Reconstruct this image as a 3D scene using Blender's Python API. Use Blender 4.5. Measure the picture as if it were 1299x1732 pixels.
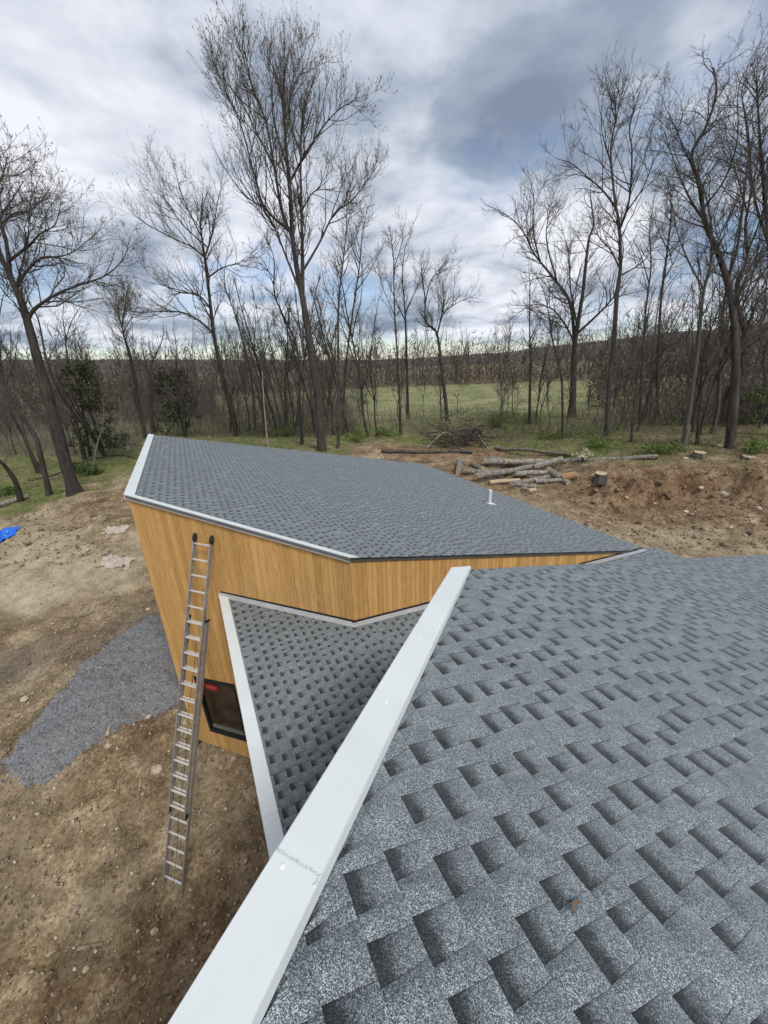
import bpy, math, random
import numpy as np
from mathutils import Matrix, Vector
for o in list(bpy.data.objects): bpy.data.objects.remove(o)
scene = bpy.context.scene
COL = scene.collection
rng = np.random.default_rng(7)
random.seed(7)

# ------------------------------------------------------------------ camera
CAMZ = 9.7                                   # camera height above the lowest dirt
PITCH, ROLL, FPX = math.radians(20.86), math.radians(-1.85), 663.8
W, H = 1299, 1732
_fw = np.array([0, math.cos(PITCH), -math.sin(PITCH)]); _up0 = np.array([0, math.sin(PITCH), math.cos(PITCH)])
_r = math.cos(ROLL)*np.array([1., 0, 0]) + math.sin(ROLL)*_up0
_u = -math.sin(ROLL)*np.array([1., 0, 0]) + math.cos(ROLL)*_up0
CAM = np.array([0, 0, CAMZ])
cd = bpy.data.cameras.new('camera'); cam = bpy.data.objects.new('camera', cd); COL.objects.link(cam)
cd.sensor_fit = 'VERTICAL'; cd.sensor_height = 24; cd.sensor_width = 18; cd.lens = 24*FPX/H
cd.clip_start = .05; cd.clip_end = 4000
cam.matrix_world = Matrix(((_r[0], _u[0], -_fw[0], 0), (_r[1], _u[1], -_fw[1], 0), (_r[2], _u[2], -_fw[2], CAMZ), (0, 0, 0, 1)))
scene.camera = cam
def ray(x, y): return _fw + (x-W/2)/FPX*_r - (y-H/2)/FPX*_u
def proj(P):
    d = np.asarray(P) - CAM; z = d@_fw
    z = np.where(np.abs(z) < 1e-3, 1e-3, z)
    return W/2 + FPX*(d@_r)/z, H/2 - FPX*(d@_u)/z, z

# ------------------------------------------------------------------ world and sun
SUN_AZ, SUN_EL = math.radians(148), math.radians(52)     # azimuth clockwise from +Y (behind right)
world = bpy.data.worlds.new('World'); scene.world = world; world.use_nodes = True
def N(nt, kind, **kw):
    n = nt.nodes.new(kind)
    for k, v in kw.items():
        if k.startswith('i_'): n.inputs[k[2:].replace('_', ' ')].default_value = v
        else: setattr(n, k, v)
    return n
def ramp(nt, stops, src=None, interp='LINEAR'):
    n = nt.nodes.new('ShaderNodeValToRGB'); cr = n.color_ramp; cr.interpolation = interp
    while len(cr.elements) < len(stops): cr.elements.new(.5)
    for e, (p, c) in zip(cr.elements, stops):
        e.position = p; e.color = (*c, 1) if len(c) == 3 else c
    if src is not None: nt.links.new(src, n.inputs[0])
    return n
def math_(nt, op, a, b=None, c=None):
    n = nt.nodes.new('ShaderNodeMath'); n.operation = op
    for i, x in enumerate((a, b, c)):
        if x is None: continue
        if isinstance(x, (int, float)): n.inputs[i].default_value = x
        else: nt.links.new(x, n.inputs[i])
    return n.outputs[0]
def mix(nt, f, a, b, blend='MIX'):
    n = nt.nodes.new('ShaderNodeMix'); n.data_type = 'RGBA'; n.blend_type = blend
    for i, x in ((0, f), (6, a), (7, b)):
        if isinstance(x, (int, float)): n.inputs[i].default_value = x
        elif isinstance(x, tuple): n.inputs[i].default_value = (*x, 1)
        else: nt.links.new(x, n.inputs[i])
    return n.outputs[2]
wt = world.node_tree; wt.nodes.clear(); wl = wt.links
sky = N(wt, 'ShaderNodeTexSky', sky_type='NISHITA', sun_disc=False, sun_elevation=SUN_EL, sun_rotation=SUN_AZ, dust_density=.4)
tc = N(wt, 'ShaderNodeTexCoord')
sep = N(wt, 'ShaderNodeSeparateXYZ'); wl.new(tc.outputs['Generated'], sep.inputs[0])
zc = math_(wt, 'ADD', math_(wt, 'MAXIMUM', sep.outputs[2], 0.0), .16)
comb = N(wt, 'ShaderNodeCombineXYZ')
wl.new(math_(wt, 'DIVIDE', sep.outputs[0], zc), comb.inputs[0]); wl.new(math_(wt, 'DIVIDE', sep.outputs[1], zc), comb.inputs[1])
CLOUD_OFF = (6.2, 7.5, -26.1)
mp = N(wt, 'ShaderNodeMapping'); wl.new(comb.outputs[0], mp.inputs[0]); mp.inputs['Location'].default_value = CLOUD_OFF
n1 = N(wt, 'ShaderNodeTexNoise', i_Scale=.85, i_Detail=7, i_Roughness=.52, i_Distortion=.25); wl.new(mp.outputs[0], n1.inputs['Vector'])
n2 = N(wt, 'ShaderNodeTexNoise', i_Scale=2.3, i_Detail=6, i_Roughness=.55, i_Distortion=.3); wl.new(mp.outputs[0], n2.inputs['Vector'])
n3 = N(wt, 'ShaderNodeTexNoise', i_Scale=.55, i_Detail=5, i_Roughness=.6); wl.new(mp.outputs[0], n3.inputs['Vector'])
tone = math_(wt, 'ADD', math_(wt, 'MULTIPLY', n1.outputs[0], .68), math_(wt, 'MULTIPLY', n2.outputs[0], .32))
cl = ramp(wt, [(.37, (1.45, 1.8, 2.45)), (.45, (2.45, 2.85, 3.5)), (.505, (4.1, 4.4, 5.0)), (.57, (5.6, 5.7, 6.2))], tone)
skyb = N(wt, 'ShaderNodeMix', data_type='RGBA'); skyb.blend_type = 'MULTIPLY'; skyb.inputs[0].default_value = 1
wl.new(sky.outputs[0], skyb.inputs[6]); skyb.inputs[7].default_value = (.72, .74, .82, 1)
cov = ramp(wt, [(.47, (0, 0, 0)), (.60, (1, 1, 1))], math_(wt, 'ADD', n3.outputs[0], math_(wt, 'MULTIPLY', sep.outputs[2], .38)))
fin = mix(wt, cov.outputs[0], skyb.outputs[2], cl.outputs[0])
bg = N(wt, 'ShaderNodeBackground'); bg.inputs[1].default_value = .1; wl.new(fin, bg.inputs[0])
wo = N(wt, 'ShaderNodeOutputWorld'); wl.new(bg.outputs[0], wo.inputs[0])
sd = bpy.data.lights.new('sun', 'SUN'); sd.energy = 1.5; sd.angle = math.radians(14); sd.color = (1, .95, .87)
sun = bpy.data.objects.new('sun', sd); COL.objects.link(sun)
sdir = Vector((math.sin(SUN_AZ)*math.cos(SUN_EL), math.cos(SUN_AZ)*math.cos(SUN_EL), math.sin(SUN_EL)))
sun.rotation_euler = sdir.to_track_quat('Z', 'Y').to_euler(); sun.location = (20, -20, 60)
scene.view_settings.view_transform = 'Standard'; scene.view_settings.look = 'None'
scene.view_settings.gamma = 1; scene.view_settings.exposure = 0.7
scene.view_settings.use_curve_mapping = False
scene.render.engine = 'CYCLES'

# ------------------------------------------------------------------ helpers
def mesh_np(name, V, F, mats=(), mat_idx=None, attrs=None, smooth=False):
    """V (n,3); F (m,k) int array or list of such arrays; attrs {name: (loops,4)} corner colours"""
    me = bpy.data.meshes.new(name)
    Fs = F if isinstance(F, list) else [F]
    Fs = [np.asarray(f) for f in Fs if len(f)]
    V = np.asarray(V, np.float32)
    loops = np.concatenate([f.ravel() for f in Fs]); sizes = np.concatenate([np.full(len(f), f.shape[1]) for f in Fs])
    me.vertices.add(len(V)); me.vertices.foreach_set('co', V.ravel())
    me.loops.add(len(loops)); me.loops.foreach_set('vertex_index', loops.astype(np.int32))
    starts = np.concatenate([[0], np.cumsum(sizes)[:-1]])
    me.polygons.add(len(sizes)); me.polygons.foreach_set('loop_start', starts.astype(np.int32))
    for m in mats: me.materials.append(m)
    if mat_idx is not None: me.polygons.foreach_set('material_index', np.asarray(mat_idx, np.int32))
    if smooth: me.polygons.foreach_set('use_smooth', np.ones(len(sizes), bool))
    me.update(calc_edges=True)
    if attrs:
        for k, a in attrs.items():
            if len(a) == len(V): at = me.color_attributes.new(k, 'FLOAT_COLOR', 'POINT')
            else: at = me.color_attributes.new(k, 'FLOAT_COLOR', 'CORNER')
            at.data.foreach_set('color', np.asarray(a, np.float32).ravel())
    return me
def link(name, data, parent=None, label=None, cat=None, group=None, kind=None):
    o = bpy.data.objects.new(name, data); COL.objects.link(o)
    if parent is not None:
        o.parent = parent
        if data is not None: o.matrix_parent_inverse = Matrix.Translation(-ORIG[parent.name])
    ORIG[o.name] = Vector((0, 0, 0))                  # meshes carry world coordinates
    if label: o['label'] = label
    if cat: o['category'] = cat
    if group: o['group'] = group
    if kind: o['kind'] = kind
    return o
ORIG = {}
def empty(name, loc, label, cat, group=None):
    o = bpy.data.objects.new(name, None); COL.objects.link(o); o.location = loc; o.empty_display_size = .2
    ORIG[o.name] = Vector([float(c) for c in loc]); o['label'] = label; o['category'] = cat
    if group: o['group'] = group
    return o
class MB:
    def __init__(s): s.v = []; s.f = []; s.m = []
    def face(s, pts, m=0):
        b = len(s.v); s.v += [tuple(float(c) for c in p) for p in pts]; s.f.append(list(range(b, b+len(pts)))); s.m.append(m); return s
    def prism(s, pts, vec, m=0, ms=None):
        """polygon pts extruded by vec; closed"""
        pts = [np.asarray(p, float) for p in pts]; vec = np.asarray(vec, float); n = len(pts); b = len(s.v)
        s.v += [tuple(p) for p in pts] + [tuple(p+vec) for p in pts]
        s.f.append([b+i for i in range(n)]); s.m.append(m)
        s.f.append([b+n+i for i in reversed(range(n))]); s.m.append(m if ms is None else ms)
        for i in range(n):
            j = (i+1) % n; s.f.append([b+i, b+n+i, b+n+j, b+j]); s.m.append(m if ms is None else ms)
        return s
    def box(s, c, ax, ay, az, m=0):
        """centre and half-axis vectors"""
        c, ax, ay, az = [np.asarray(q, float) for q in (c, ax, ay, az)]
        return s.prism([c-ax-ay-az, c+ax-ay-az, c+ax+ay-az, c-ax+ay-az], 2*az, m)
    def tube(s, pts, radii, n=8, m=0, caps=True):
        pts = [np.asarray(p, float) for p in pts]; b = len(s.v)
        for i, p in enumerate(pts):
            t = pts[min(i+1, len(pts)-1)] - pts[max(i-1, 0)]; t = t/np.linalg.norm(t)
            a = np.cross(t, [0, 0, 1.]) if abs(t[2]) < .9 else np.cross(t, [1., 0, 0]); a /= np.linalg.norm(a); c = np.cross(t, a)
            r = radii[i] if hasattr(radii, '__len__') else radii
            for k in range(n):
                th = 2*math.pi*k/n; s.v.append(tuple(p + r*(math.cos(th)*a+math.sin(th)*c)))
        for i in range(len(pts)-1):
            for k in range(n):
                l = (k+1) % n; s.f.append([b+i*n+k, b+i*n+l, b+(i+1)*n+l, b+(i+1)*n+k]); s.m.append(m)
        if caps:
            s.f.append([b+k for k in reversed(range(n))]); s.m.append(m); e = b+(len(pts)-1)*n
            s.f.append([e+k for k in range(n)]); s.m.append(m)
        return s
    def data(s, name, mats, smooth=False, bevel=0):
        me = bpy.data.meshes.new(name); me.from_pydata(s.v, [], s.f)
        for m in mats: me.materials.append(m)
        me.polygons.foreach_set('material_index', s.m)
        if smooth: me.polygons.foreach_set('use_smooth', [True]*len(s.f))
        me.update()
        import bmesh
        bm = bmesh.new(); bm.from_mesh(me); bmesh.ops.recalc_face_normals(bm, faces=bm.faces)
        if bevel: bmesh.ops.bevel(bm, geom=list(bm.edges), offset=bevel, segments=2, affect='EDGES', profile=.5)
        bm.to_mesh(me); bm.free()
        return me
def norm(a): a = np.asarray(a, float); return a/np.linalg.norm(a)

# value noise in numpy
def _hash(ix, iy, seed):
    h = (ix*374761393 + iy*668265263 + seed*974634777) & 0x7fffffff
    h = ((h ^ (h >> 13))*1274126177) & 0x7fffffff
    return ((h ^ (h >> 16)) & 0xffff)/65535.0
def vnoise(x, y, seed=0):
    x = np.asarray(x, float); y = np.asarray(y, float)
    ix = np.floor(x).astype(np.int64); iy = np.floor(y).astype(np.int64); fx = x-ix; fy = y-iy
    fx = fx*fx*(3-2*fx); fy = fy*fy*(3-2*fy)
    a = _hash(ix, iy, seed); b = _hash(ix+1, iy, seed); c = _hash(ix, iy+1, seed); d = _hash(ix+1, iy+1, seed)
    return (a*(1-fx)+b*fx)*(1-fy)+(c*(1-fx)+d*fx)*fy
def fbm(x, y, oct=4, seed=0, gain=.5):
    s = 0; a = 1; t = 0
    for i in range(oct): s = s+a*vnoise(x*2**i, y*2**i, seed+i*17); t += a; a *= gain
    return s/t
def sstep(a, b, x): t = np.clip((x-a)/(b-a), 0, 1); return t*t*(3-2*t)

# ------------------------------------------------------------------ materials
def new_mat(name, rough=.8, spec=.5):
    m = bpy.data.materials.new(name); m.use_nodes = True; nt = m.node_tree
    b = nt.nodes['Principled BSDF']; b.inputs['Roughness'].default_value = rough
    b.inputs['Specular IOR Level'].default_value = spec
    return m, nt, b
def noise_mat(name, stops, scale, detail=5, rough=.85, bump=0, bscale=None, stretch=(1, 1, 1), spec=.3, dist=0, metal=0, rand=0):
    m, nt, b = new_mat(name, rough, spec); b.inputs['Metallic'].default_value = metal
    t = N(nt, 'ShaderNodeTexCoord'); mpn = N(nt, 'ShaderNodeMapping'); nt.links.new(t.outputs['Object'], mpn.inputs[0]); mpn.inputs['Scale'].default_value = stretch
    n = N(nt, 'ShaderNodeTexNoise', i_Scale=scale, i_Detail=detail, i_Roughness=.6, i_Distortion=dist); nt.links.new(mpn.outputs[0], n.inputs['Vector'])
    c = ramp(nt, stops, n.outputs[0]).outputs[0]
    if rand:
        oi = N(nt, 'ShaderNodeObjectInfo'); v = math_(nt, 'MULTIPLY_ADD', oi.outputs['Random'], rand, 1-rand/2)
        hs = N(nt, 'ShaderNodeHueSaturation'); nt.links.new(c, hs.inputs['Color']); nt.links.new(v, hs.inputs['Value']); c = hs.outputs[0]
    nt.links.new(c, b.inputs['Base Color'])
    if bump:
        n2_ = N(nt, 'ShaderNodeTexNoise', i_Scale=bscale or scale*2, i_Detail=4); nt.links.new(mpn.outputs[0], n2_.inputs['Vector'])
        bp = N(nt, 'ShaderNodeBump', i_Strength=bump, i_Distance=.02); nt.links.new(n2_.outputs[0], bp.inputs['Height']); nt.links.new(bp.outputs[0], b.inputs['Normal'])
    return m
M = {}
M['white'] = noise_mat('white_coated_metal', [(.3, (.58, .62, .62)), (.7, (.66, .70, .70))], 1.6, 5, .36, bump=.16, bscale=4, spec=.45)
M['grey'] = noise_mat('grey_metal', [(.3, (.30, .31, .33)), (.7, (.38, .39, .41))], 3, 3, .45, spec=.5)
M['darkgrey'] = noise_mat('dark_grey_metal', [(.3, (.07, .072, .076)), (.7, (.1, .1, .105))], 3, 3, .5)
M['sheath'] = noise_mat('sheathing', [(.3, (.10, .06, .025)), (.7, (.16, .10, .04))], 8, 2, .9)
M['midgrey'] = noise_mat('mid_grey_metal', [(.3, (.12, .122, .126)), (.7, (.17, .17, .175))], 3, 3, .5)
M['black'] = noise_mat('black_edge', [(.3, (.008, .008, .009)), (.7, (.02, .02, .02))], 8, 2, .8)
M['pale'] = noise_mat('pale_metal_lip', [(.3, (.42, .40, .37)), (.7, (.5, .48, .45))], 3, 2, .5)
M['alu'] = noise_mat('aluminium', [(.3, (.42, .41, .39)), (.7, (.56, .55, .53))], 9, 3, .38, metal=.75)
M['alu_dull'] = noise_mat('dull_aluminium', [(.3, (.30, .29, .275)), (.7, (.44, .43, .41))], 9, 3, .5, metal=.6)
M['rung'] = noise_mat('worn_rung', [(.3, (.68, .66, .64)), (.7, (.85, .83, .81))], 30, 3, .35, metal=.35)
M['rubber'] = noise_mat('black_rubber', [(.3, (.01, .01, .012)), (.7, (.022, .022, .024))], 20, 2, .7)
M['pvc'] = noise_mat('white_pvc', [(.3, (.7, .72, .72)), (.7, (.8, .8, .8))], 5, 2, .4)
M['sealant'] = noise_mat('clear_sealant', [(.3, (.46, .50, .50)), (.7, (.62, .66, .66))], 60, 2, .25, spec=.6)
M['tarp'] = noise_mat('blue_tarp', [(.3, (.01, .09, .5)), (.7, (.03, .19, .75))], 3, 3, .4)
M['rock'] = noise_mat('pale_rock', [(.3, (.26, .21, .15)), (.5, (.42, .36, .27)), (.7, (.55, .5, .42))], 9, 5, .9, bump=.5, bscale=25, rand=.5)
M['cut'] = noise_mat('cut_wood', [(.3, (.36, .26, .16)), (.7, (.56, .45, .31))], 12, 4, .85)
M['orange'] = noise_mat('fresh_split_wood', [(.3, (.34, .18, .09)), (.7, (.5, .32, .19))], 10, 4, .85)
M['log'] = noise_mat('log_bark', [(.3, (.09, .08, .066)), (.5, (.21, .19, .16)), (.72, (.4, .375, .33))], 7, 6, .95, bump=.6, bscale=18, stretch=(1, 1, 1), rand=.5)
M['deadwood'] = noise_mat('dead_wood', [(.3, (.12, .10, .08)), (.7, (.3, .26, .21))], 6, 5, .95, rand=.5)
M['brushwood'] = noise_mat('brush_wood', [(.3, (.045, .037, .03)), (.7, (.15, .125, .1))], 3, 5, .95)
M['scrap'] = noise_mat('pale_scrap', [(.3, (.33, .28, .23)), (.7, (.54, .48, .42))], 5, 4, .8)
M['bark'] = noise_mat('dark_bark', [(.3, (.028, .024, .021)), (.6, (.072, .063, .056)), (.8, (.125, .112, .1))], 5, 6, .95, bump=.8, bscale=14, stretch=(1, 1, .25), spec=.2, rand=.5)
M['bark_grey'] = noise_mat('grey_bark', [(.3, (.05, .045, .04)), (.6, (.125, .112, .098)), (.8, (.2, .185, .16))], 5, 6, .95, bump=.8, bscale=14, stretch=(1, 1, .25), spec=.2, rand=.4)
M['twig'] = noise_mat('twig_bark', [(.3, (.06, .053, .048)), (.7, (.14, .125, .11))], 2, 3, .95, spec=.2, rand=.3)
M['twig_pale'] = noise_mat('pale_twig_bark', [(.3, (.09, .078, .066)), (.7, (.17, .15, .13))], 2, 3, .95, spec=.2, rand=.3)
M['bud'] = noise_mat('reddish_bud', [(.3, (.09, .05, .035)), (.7, (.16, .11, .06))], 2, 2, .8, rand=.4)
M['bud_green'] = noise_mat('yellow_green_bud', [(.3, (.14, .14, .05)), (.7, (.24, .23, .1))], 2, 2, .8, rand=.4)
M['leaf'] = noise_mat('spring_leaf', [(.3, (.05, .09, .016)), (.7, (.14, .19, .045))], 1.5, 3, .6, spec=.3, rand=.4)
M['evergreen'] = noise_mat('evergreen_spray', [(.3, (.03, .036, .018)), (.7, (.075, .078, .038))], 2.5, 3, .8, spec=.2, rand=.2)
M['blossom'] = noise_mat('pale_withered_leaf', [(.3, (.4, .36, .25)), (.7, (.62, .58, .45))], 4, 3, .8)
M['pebble'] = noise_mat('pebble', [(.25, (.11, .082, .055)), (.45, (.22, .175, .12)), (.56, (.36, .30, .22)), (.66, (.6, .54, .45))], 9, 2, .9)
M['gravelbit'] = noise_mat('gravel_bit', [(.25, (.07, .073, .08)), (.45, (.17, .175, .187)), (.6, (.3, .305, .315)), (.72, (.56, .56, .55))], 11, 2, .85)
M['litter'] = noise_mat('leaf_litter', [(.25, (.10, .065, .04)), (.5, (.22, .155, .095)), (.75, (.45, .36, .25))], 7, 2, .9)
M['woods'] = noise_mat('distant_twigs', [(.3, (.055, .045, .038)), (.5, (.095, .08, .066)), (.72, (.14, .12, .09))], .25, 4, .95, spec=.1)
M['woods_green'] = noise_mat('distant_young_leaf', [(.3, (.09, .09, .04)), (.7, (.17, .17, .075))], .25, 4, .95, spec=.1)
M['sticker'] = noise_mat('red_sticker', [(.3, (.30, .015, .014)), (.7, (.38, .022, .018))], 10, 2, .4)
M['sticker_pale'] = noise_mat('pale_red_print', [(.3, (.45, .09, .07)), (.7, (.5, .13, .1))], 10, 2, .4)
M['concrete'] = noise_mat('concrete', [(.3, (.25, .24, .22)), (.7, (.38, .37, .34))], 6, 5, .9, bump=.3)
M['interior'] = noise_mat('dim_room', [(.3, (.05, .03, .018)), (.6, (.12, .07, .04)), (.8, (.2, .15, .1))], 2, 3, .9)

def shingle_material():
    m, nt, b = new_mat('asphalt_shingle', .82, .42); L = nt.links
    at = N(nt, 'ShaderNodeVertexColor'); at.layer_name = 'info'
    sp = N(nt, 'ShaderNodeSeparateColor'); L.new(at.outputs[0], sp.inputs[0])
    t = N(nt, 'ShaderNodeTexCoord')
    g = N(nt, 'ShaderNodeTexVoronoi', i_Scale=470); L.new(t.outputs['Object'], g.inputs['Vector'])
    gs = N(nt, 'ShaderNodeSeparateColor'); L.new(g.outputs['Color'], gs.inputs[0])
    gran = ramp(nt, [(0, (.018, .022, .026)), (.28, (.058, .07, .08)), (.54, (.128, .154, .172)), (.78, (.215, .25, .272)), (.92, (.46, .495, .515))], gs.outputs[0])
    n = N(nt, 'ShaderNodeTexNoise', i_Scale=26, i_Detail=3); L.new(t.outputs['Object'], n.inputs['Vector'])
    nb = N(nt, 'ShaderNodeTexNoise', i_Scale=2.2, i_Detail=4); L.new(t.outputs['Object'], nb.inputs['Vector'])
    # printed shadow band at the top of each cut-out
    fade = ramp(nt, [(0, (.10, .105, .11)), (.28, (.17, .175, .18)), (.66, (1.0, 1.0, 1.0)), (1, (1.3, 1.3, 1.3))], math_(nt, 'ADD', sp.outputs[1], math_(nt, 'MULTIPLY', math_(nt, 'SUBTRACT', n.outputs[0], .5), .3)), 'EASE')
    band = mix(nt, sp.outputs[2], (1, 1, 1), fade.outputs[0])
    tonev = math_(nt, 'MULTIPLY', math_(nt, 'MULTIPLY_ADD', sp.outputs[0], .30, .92), math_(nt, 'MULTIPLY_ADD', n.outputs[0], .35, .83))
    tonev = math_(nt, 'MULTIPLY', tonev, math_(nt, 'MULTIPLY_ADD', nb.outputs[0], .3, .86))
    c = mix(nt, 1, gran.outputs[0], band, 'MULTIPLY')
    hs = N(nt, 'ShaderNodeHueSaturation'); L.new(c, hs.inputs['Color']); L.new(tonev, hs.inputs['Value']); hs.inputs['Saturation'].default_value = 1
    L.new(hs.outputs[0], b.inputs['Base Color'])
    b.inputs['Sheen Weight'].default_value = .2; b.inputs['Sheen Roughness'].default_value = .4; b.inputs['Sheen Tint'].default_value = (.85, .93, 1, 1)
    bp = N(nt, 'ShaderNodeBump', i_Strength=.5, i_Distance=.002); L.new(gs.outputs[1], bp.inputs['Height']); L.new(bp.outputs[0], b.inputs['Normal'])
    return m
M['shingle'] = shingle_material()

def board_material():
    m, nt, b = new_mat('golden_pine_board', .5, .35); L = nt.links
    t = N(nt, 'ShaderNodeTexCoord'); oi = N(nt, 'ShaderNodeObjectInfo')
    off = N(nt, 'ShaderNodeVectorMath', operation='SCALE'); off.inputs[0].default_value = (31, 17, 43); L.new(oi.outputs['Random'], off.inputs['Scale'])
    ad = N(nt, 'ShaderNodeVectorMath', operation='ADD'); L.new(t.outputs['Object'], ad.inputs[0]); L.new(off.outputs[0], ad.inputs[1])
    mpn = N(nt, 'ShaderNodeMapping'); L.new(ad.outputs[0], mpn.inputs[0]); mpn.inputs['Scale'].default_value = (17, 17, .8)
    wv = N(nt, 'ShaderNodeTexNoise', i_Scale=1.0, i_Detail=3, i_Roughness=.45, i_Distortion=.6); L.new(mpn.outputs[0], wv.inputs['Vector'])
    rings = math_(nt, 'FRACT', math_(nt, 'MULTIPLY', wv.outputs[0], 6.0))
    mp2 = N(nt, 'ShaderNodeMapping'); L.new(ad.outputs[0], mp2.inputs[0]); mp2.inputs['Scale'].default_value = (120, 120, 2.5)
    fib = N(nt, 'ShaderNodeTexNoise', i_Scale=1, i_Detail=3); L.new(mp2.outputs[0], fib.inputs['Vector'])
    c1 = ramp(nt, [(0, (.66, .40, .15)), (.5, (.61, .36, .13)), (.88, (.45, .245, .08)), (1, (.58, .34, .12))], rings)
    c2 = mix(nt, math_(nt, 'MULTIPLY', fib.outputs[0], .55), c1.outputs[0], (.52, .30, .10))
    hs = N(nt, 'ShaderNodeHueSaturation'); L.new(c2, hs.inputs['Color'])
    L.new(math_(nt, 'MULTIPLY_ADD', oi.outputs['Random'], .34, .86), hs.inputs['Value'])
    L.new(hs.outputs[0], b.inputs['Base Color'])
    bp = N(nt, 'ShaderNodeBump', i_Strength=.15, i_Distance=.002); L.new(fib.outputs[0], bp.inputs['Height']); L.new(bp.outputs[0], b.inputs['Normal'])
    return m
M['board'] = board_material()

def glass_material():
    m, nt, b = new_mat('window_glass', .03, .6)
    b.inputs['Base Color'].default_value = (.9, .93, .92, 1); b.inputs['Transmission Weight'].default_value = 1; b.inputs['IOR'].default_value = 1.25
    return m
M['glass'] = glass_material()

def ground_material():
    m, nt, b = new_mat('ground_soil', .95, .2); L = nt.links
    a1 = N(nt, 'ShaderNodeVertexColor'); a1.layer_name = 'zone'
    z = N(nt, 'ShaderNodeSeparateColor'); L.new(a1.outputs[0], z.inputs[0])       # r tan, g grass, b rust / litter
    a2 = N(nt, 'ShaderNodeVertexColor'); a2.layer_name = 'zone_b'
    z2 = N(nt, 'ShaderNodeSeparateColor'); L.new(a2.outputs[0], z2.inputs[0])     # r field, g dark soil, b litter
    t = N(nt, 'ShaderNodeTexCoord')
    n = N(nt, 'ShaderNodeTexNoise', i_Scale=1.3, i_Detail=8, i_Roughness=.65); L.new(t.outputs['Object'], n.inputs['Vector'])
    nf = N(nt, 'ShaderNodeTexNoise', i_Scale=11, i_Detail=8, i_Roughness=.78); L.new(t.outputs['Object'], nf.inputs['Vector'])
    nw = N(nt, 'ShaderNodeTexNoise', i_Scale=.16, i_Detail=6, i_Roughness=.6); L.new(t.outputs['Object'], nw.inputs['Vector'])
    mixn = math_(nt, 'ADD', math_(nt, 'MULTIPLY', n.outputs[0], .5), math_(nt, 'MULTIPLY', nf.outputs[0], .5))
    soil = ramp(nt, [(.38, (.042, .028, .015)), (.45, (.125, .088, .049)), (.53, (.235, .172, .1)), (.62, (.46, .365, .24))], mixn).outputs[0]
    tan = ramp(nt, [(.34, (.15, .118, .075)), (.46, (.29, .24, .16)), (.56, (.40, .34, .24)), (.66, (.54, .47, .36))], mixn).outputs[0]
    rust = ramp(nt, [(.36, (.05, .028, .015)), (.48, (.17, .10, .055)), (.62, (.33, .23, .145))], mixn).outputs[0]
    lit = ramp(nt, [(.3, (.06, .042, .026)), (.48, (.15, .11, .07)), (.6, (.24, .19, .12)), (.75, (.40, .34, .25))], mixn).outputs[0]
    dark = ramp(nt, [(.34, (.06, .048, .036)), (.48, (.14, .115, .088)), (.64, (.26, .215, .17))], mixn).outputs[0]
    grass = ramp(nt, [(.34, (.045, .058, .018)), (.45, (.095, .118, .034)), (.54, (.15, .16, .058)), (.66, (.22, .195, .11))], mixn).outputs[0]
    field = ramp(nt, [(.34, (.11, .13, .05)), (.5, (.20, .205, .095)), (.66, (.31, .28, .17))], math_(nt, 'ADD', math_(nt, 'MULTIPLY', nw.outputs[0], .6), math_(nt, 'MULTIPLY', n.outputs[0], .4))).outputs[0]
    c = mix(nt, z.outputs[0], soil, tan); c = mix(nt, z2.outputs[1], c, dark); c = mix(nt, z.outputs[2], c, rust)
    c = mix(nt, z2.outputs[2], c, lit); c = mix(nt, z.outputs[1], c, grass); c = mix(nt, z2.outputs[0], c, field)
    L.new(c, b.inputs['Base Color'])
    bp = N(nt, 'ShaderNodeBump', i_Strength=.9, i_Distance=.05); L.new(mixn, bp.inputs['Height']); L.new(bp.outputs[0], b.inputs['Normal'])
    return m
M['ground'] = ground_material()
M['gravel'] = noise_mat('grey_gravel', [(.3, (.08, .083, .088)), (.5, (.185, .19, .2)), (.62, (.27, .275, .285)), (.75, (.43, .435, .44))], 30, 5, .9, bump=1, bscale=45)
M['hill'] = noise_mat('wooded_hill', [(.3, (.05, .042, .04)), (.5, (.085, .072, .064)), (.7, (.12, .105, .085))], .05, 8, .95)

# ------------------------------------------------------------------ terrain
CTRL = np.array([(-4.5, 4.5, -9.66), (-4.95, 7.4, -9.08), (-3.4, 6.7, -9.2), (-6.2, 2.5, -9.7), (-3.3, 2.3, -9.72), (0, 0, -9.6), (-9, 6.2, -9.15), (-7.6, 7.5, -9.0), (-8.6, 12.3, -8.6),
 (-16, 14, -8.3), (-20.5, 19.4, -7.85), (-20.2, 24.8, -7.35), (-42, 47, -8.5), (-52, 52, -8.8), (-17, 46, -7.3), (-5.1, 33.4, -6.8), (3, 36, -7), (9, 27, -7.4), (2, 22, -7.4),
 (11.5, 15.3, -7.6), (15.4, 14.2, -7.5), (8, 20, -7.5), (14.8, 21.2, -7.15), (19, 20.5, -6.7), (22.5, 28.8, -6.0), (24, 27, -5.8), (30, 30, -5.2), (40, 30, -4.2), (20, 36, -6.5), (23.7, 49.3, -7),
 (6, 70, -7.9), (12, 132, -7.7), (-60, 132, -8.2), (70, 140, -7.0), (0, 250, -7), (-250, 100, -8), (250, 120, -3), (-60, 20, -9), (-20, -10, -10), (20, -10, -8.5), (0, -40, -10), (60, -20, -7), (-100, -60, -10), (100, -60, -9),
 (-200, 300, -5), (200, 300, -2), (-300, -100, -9), (300, -100, -8)], float)
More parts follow.
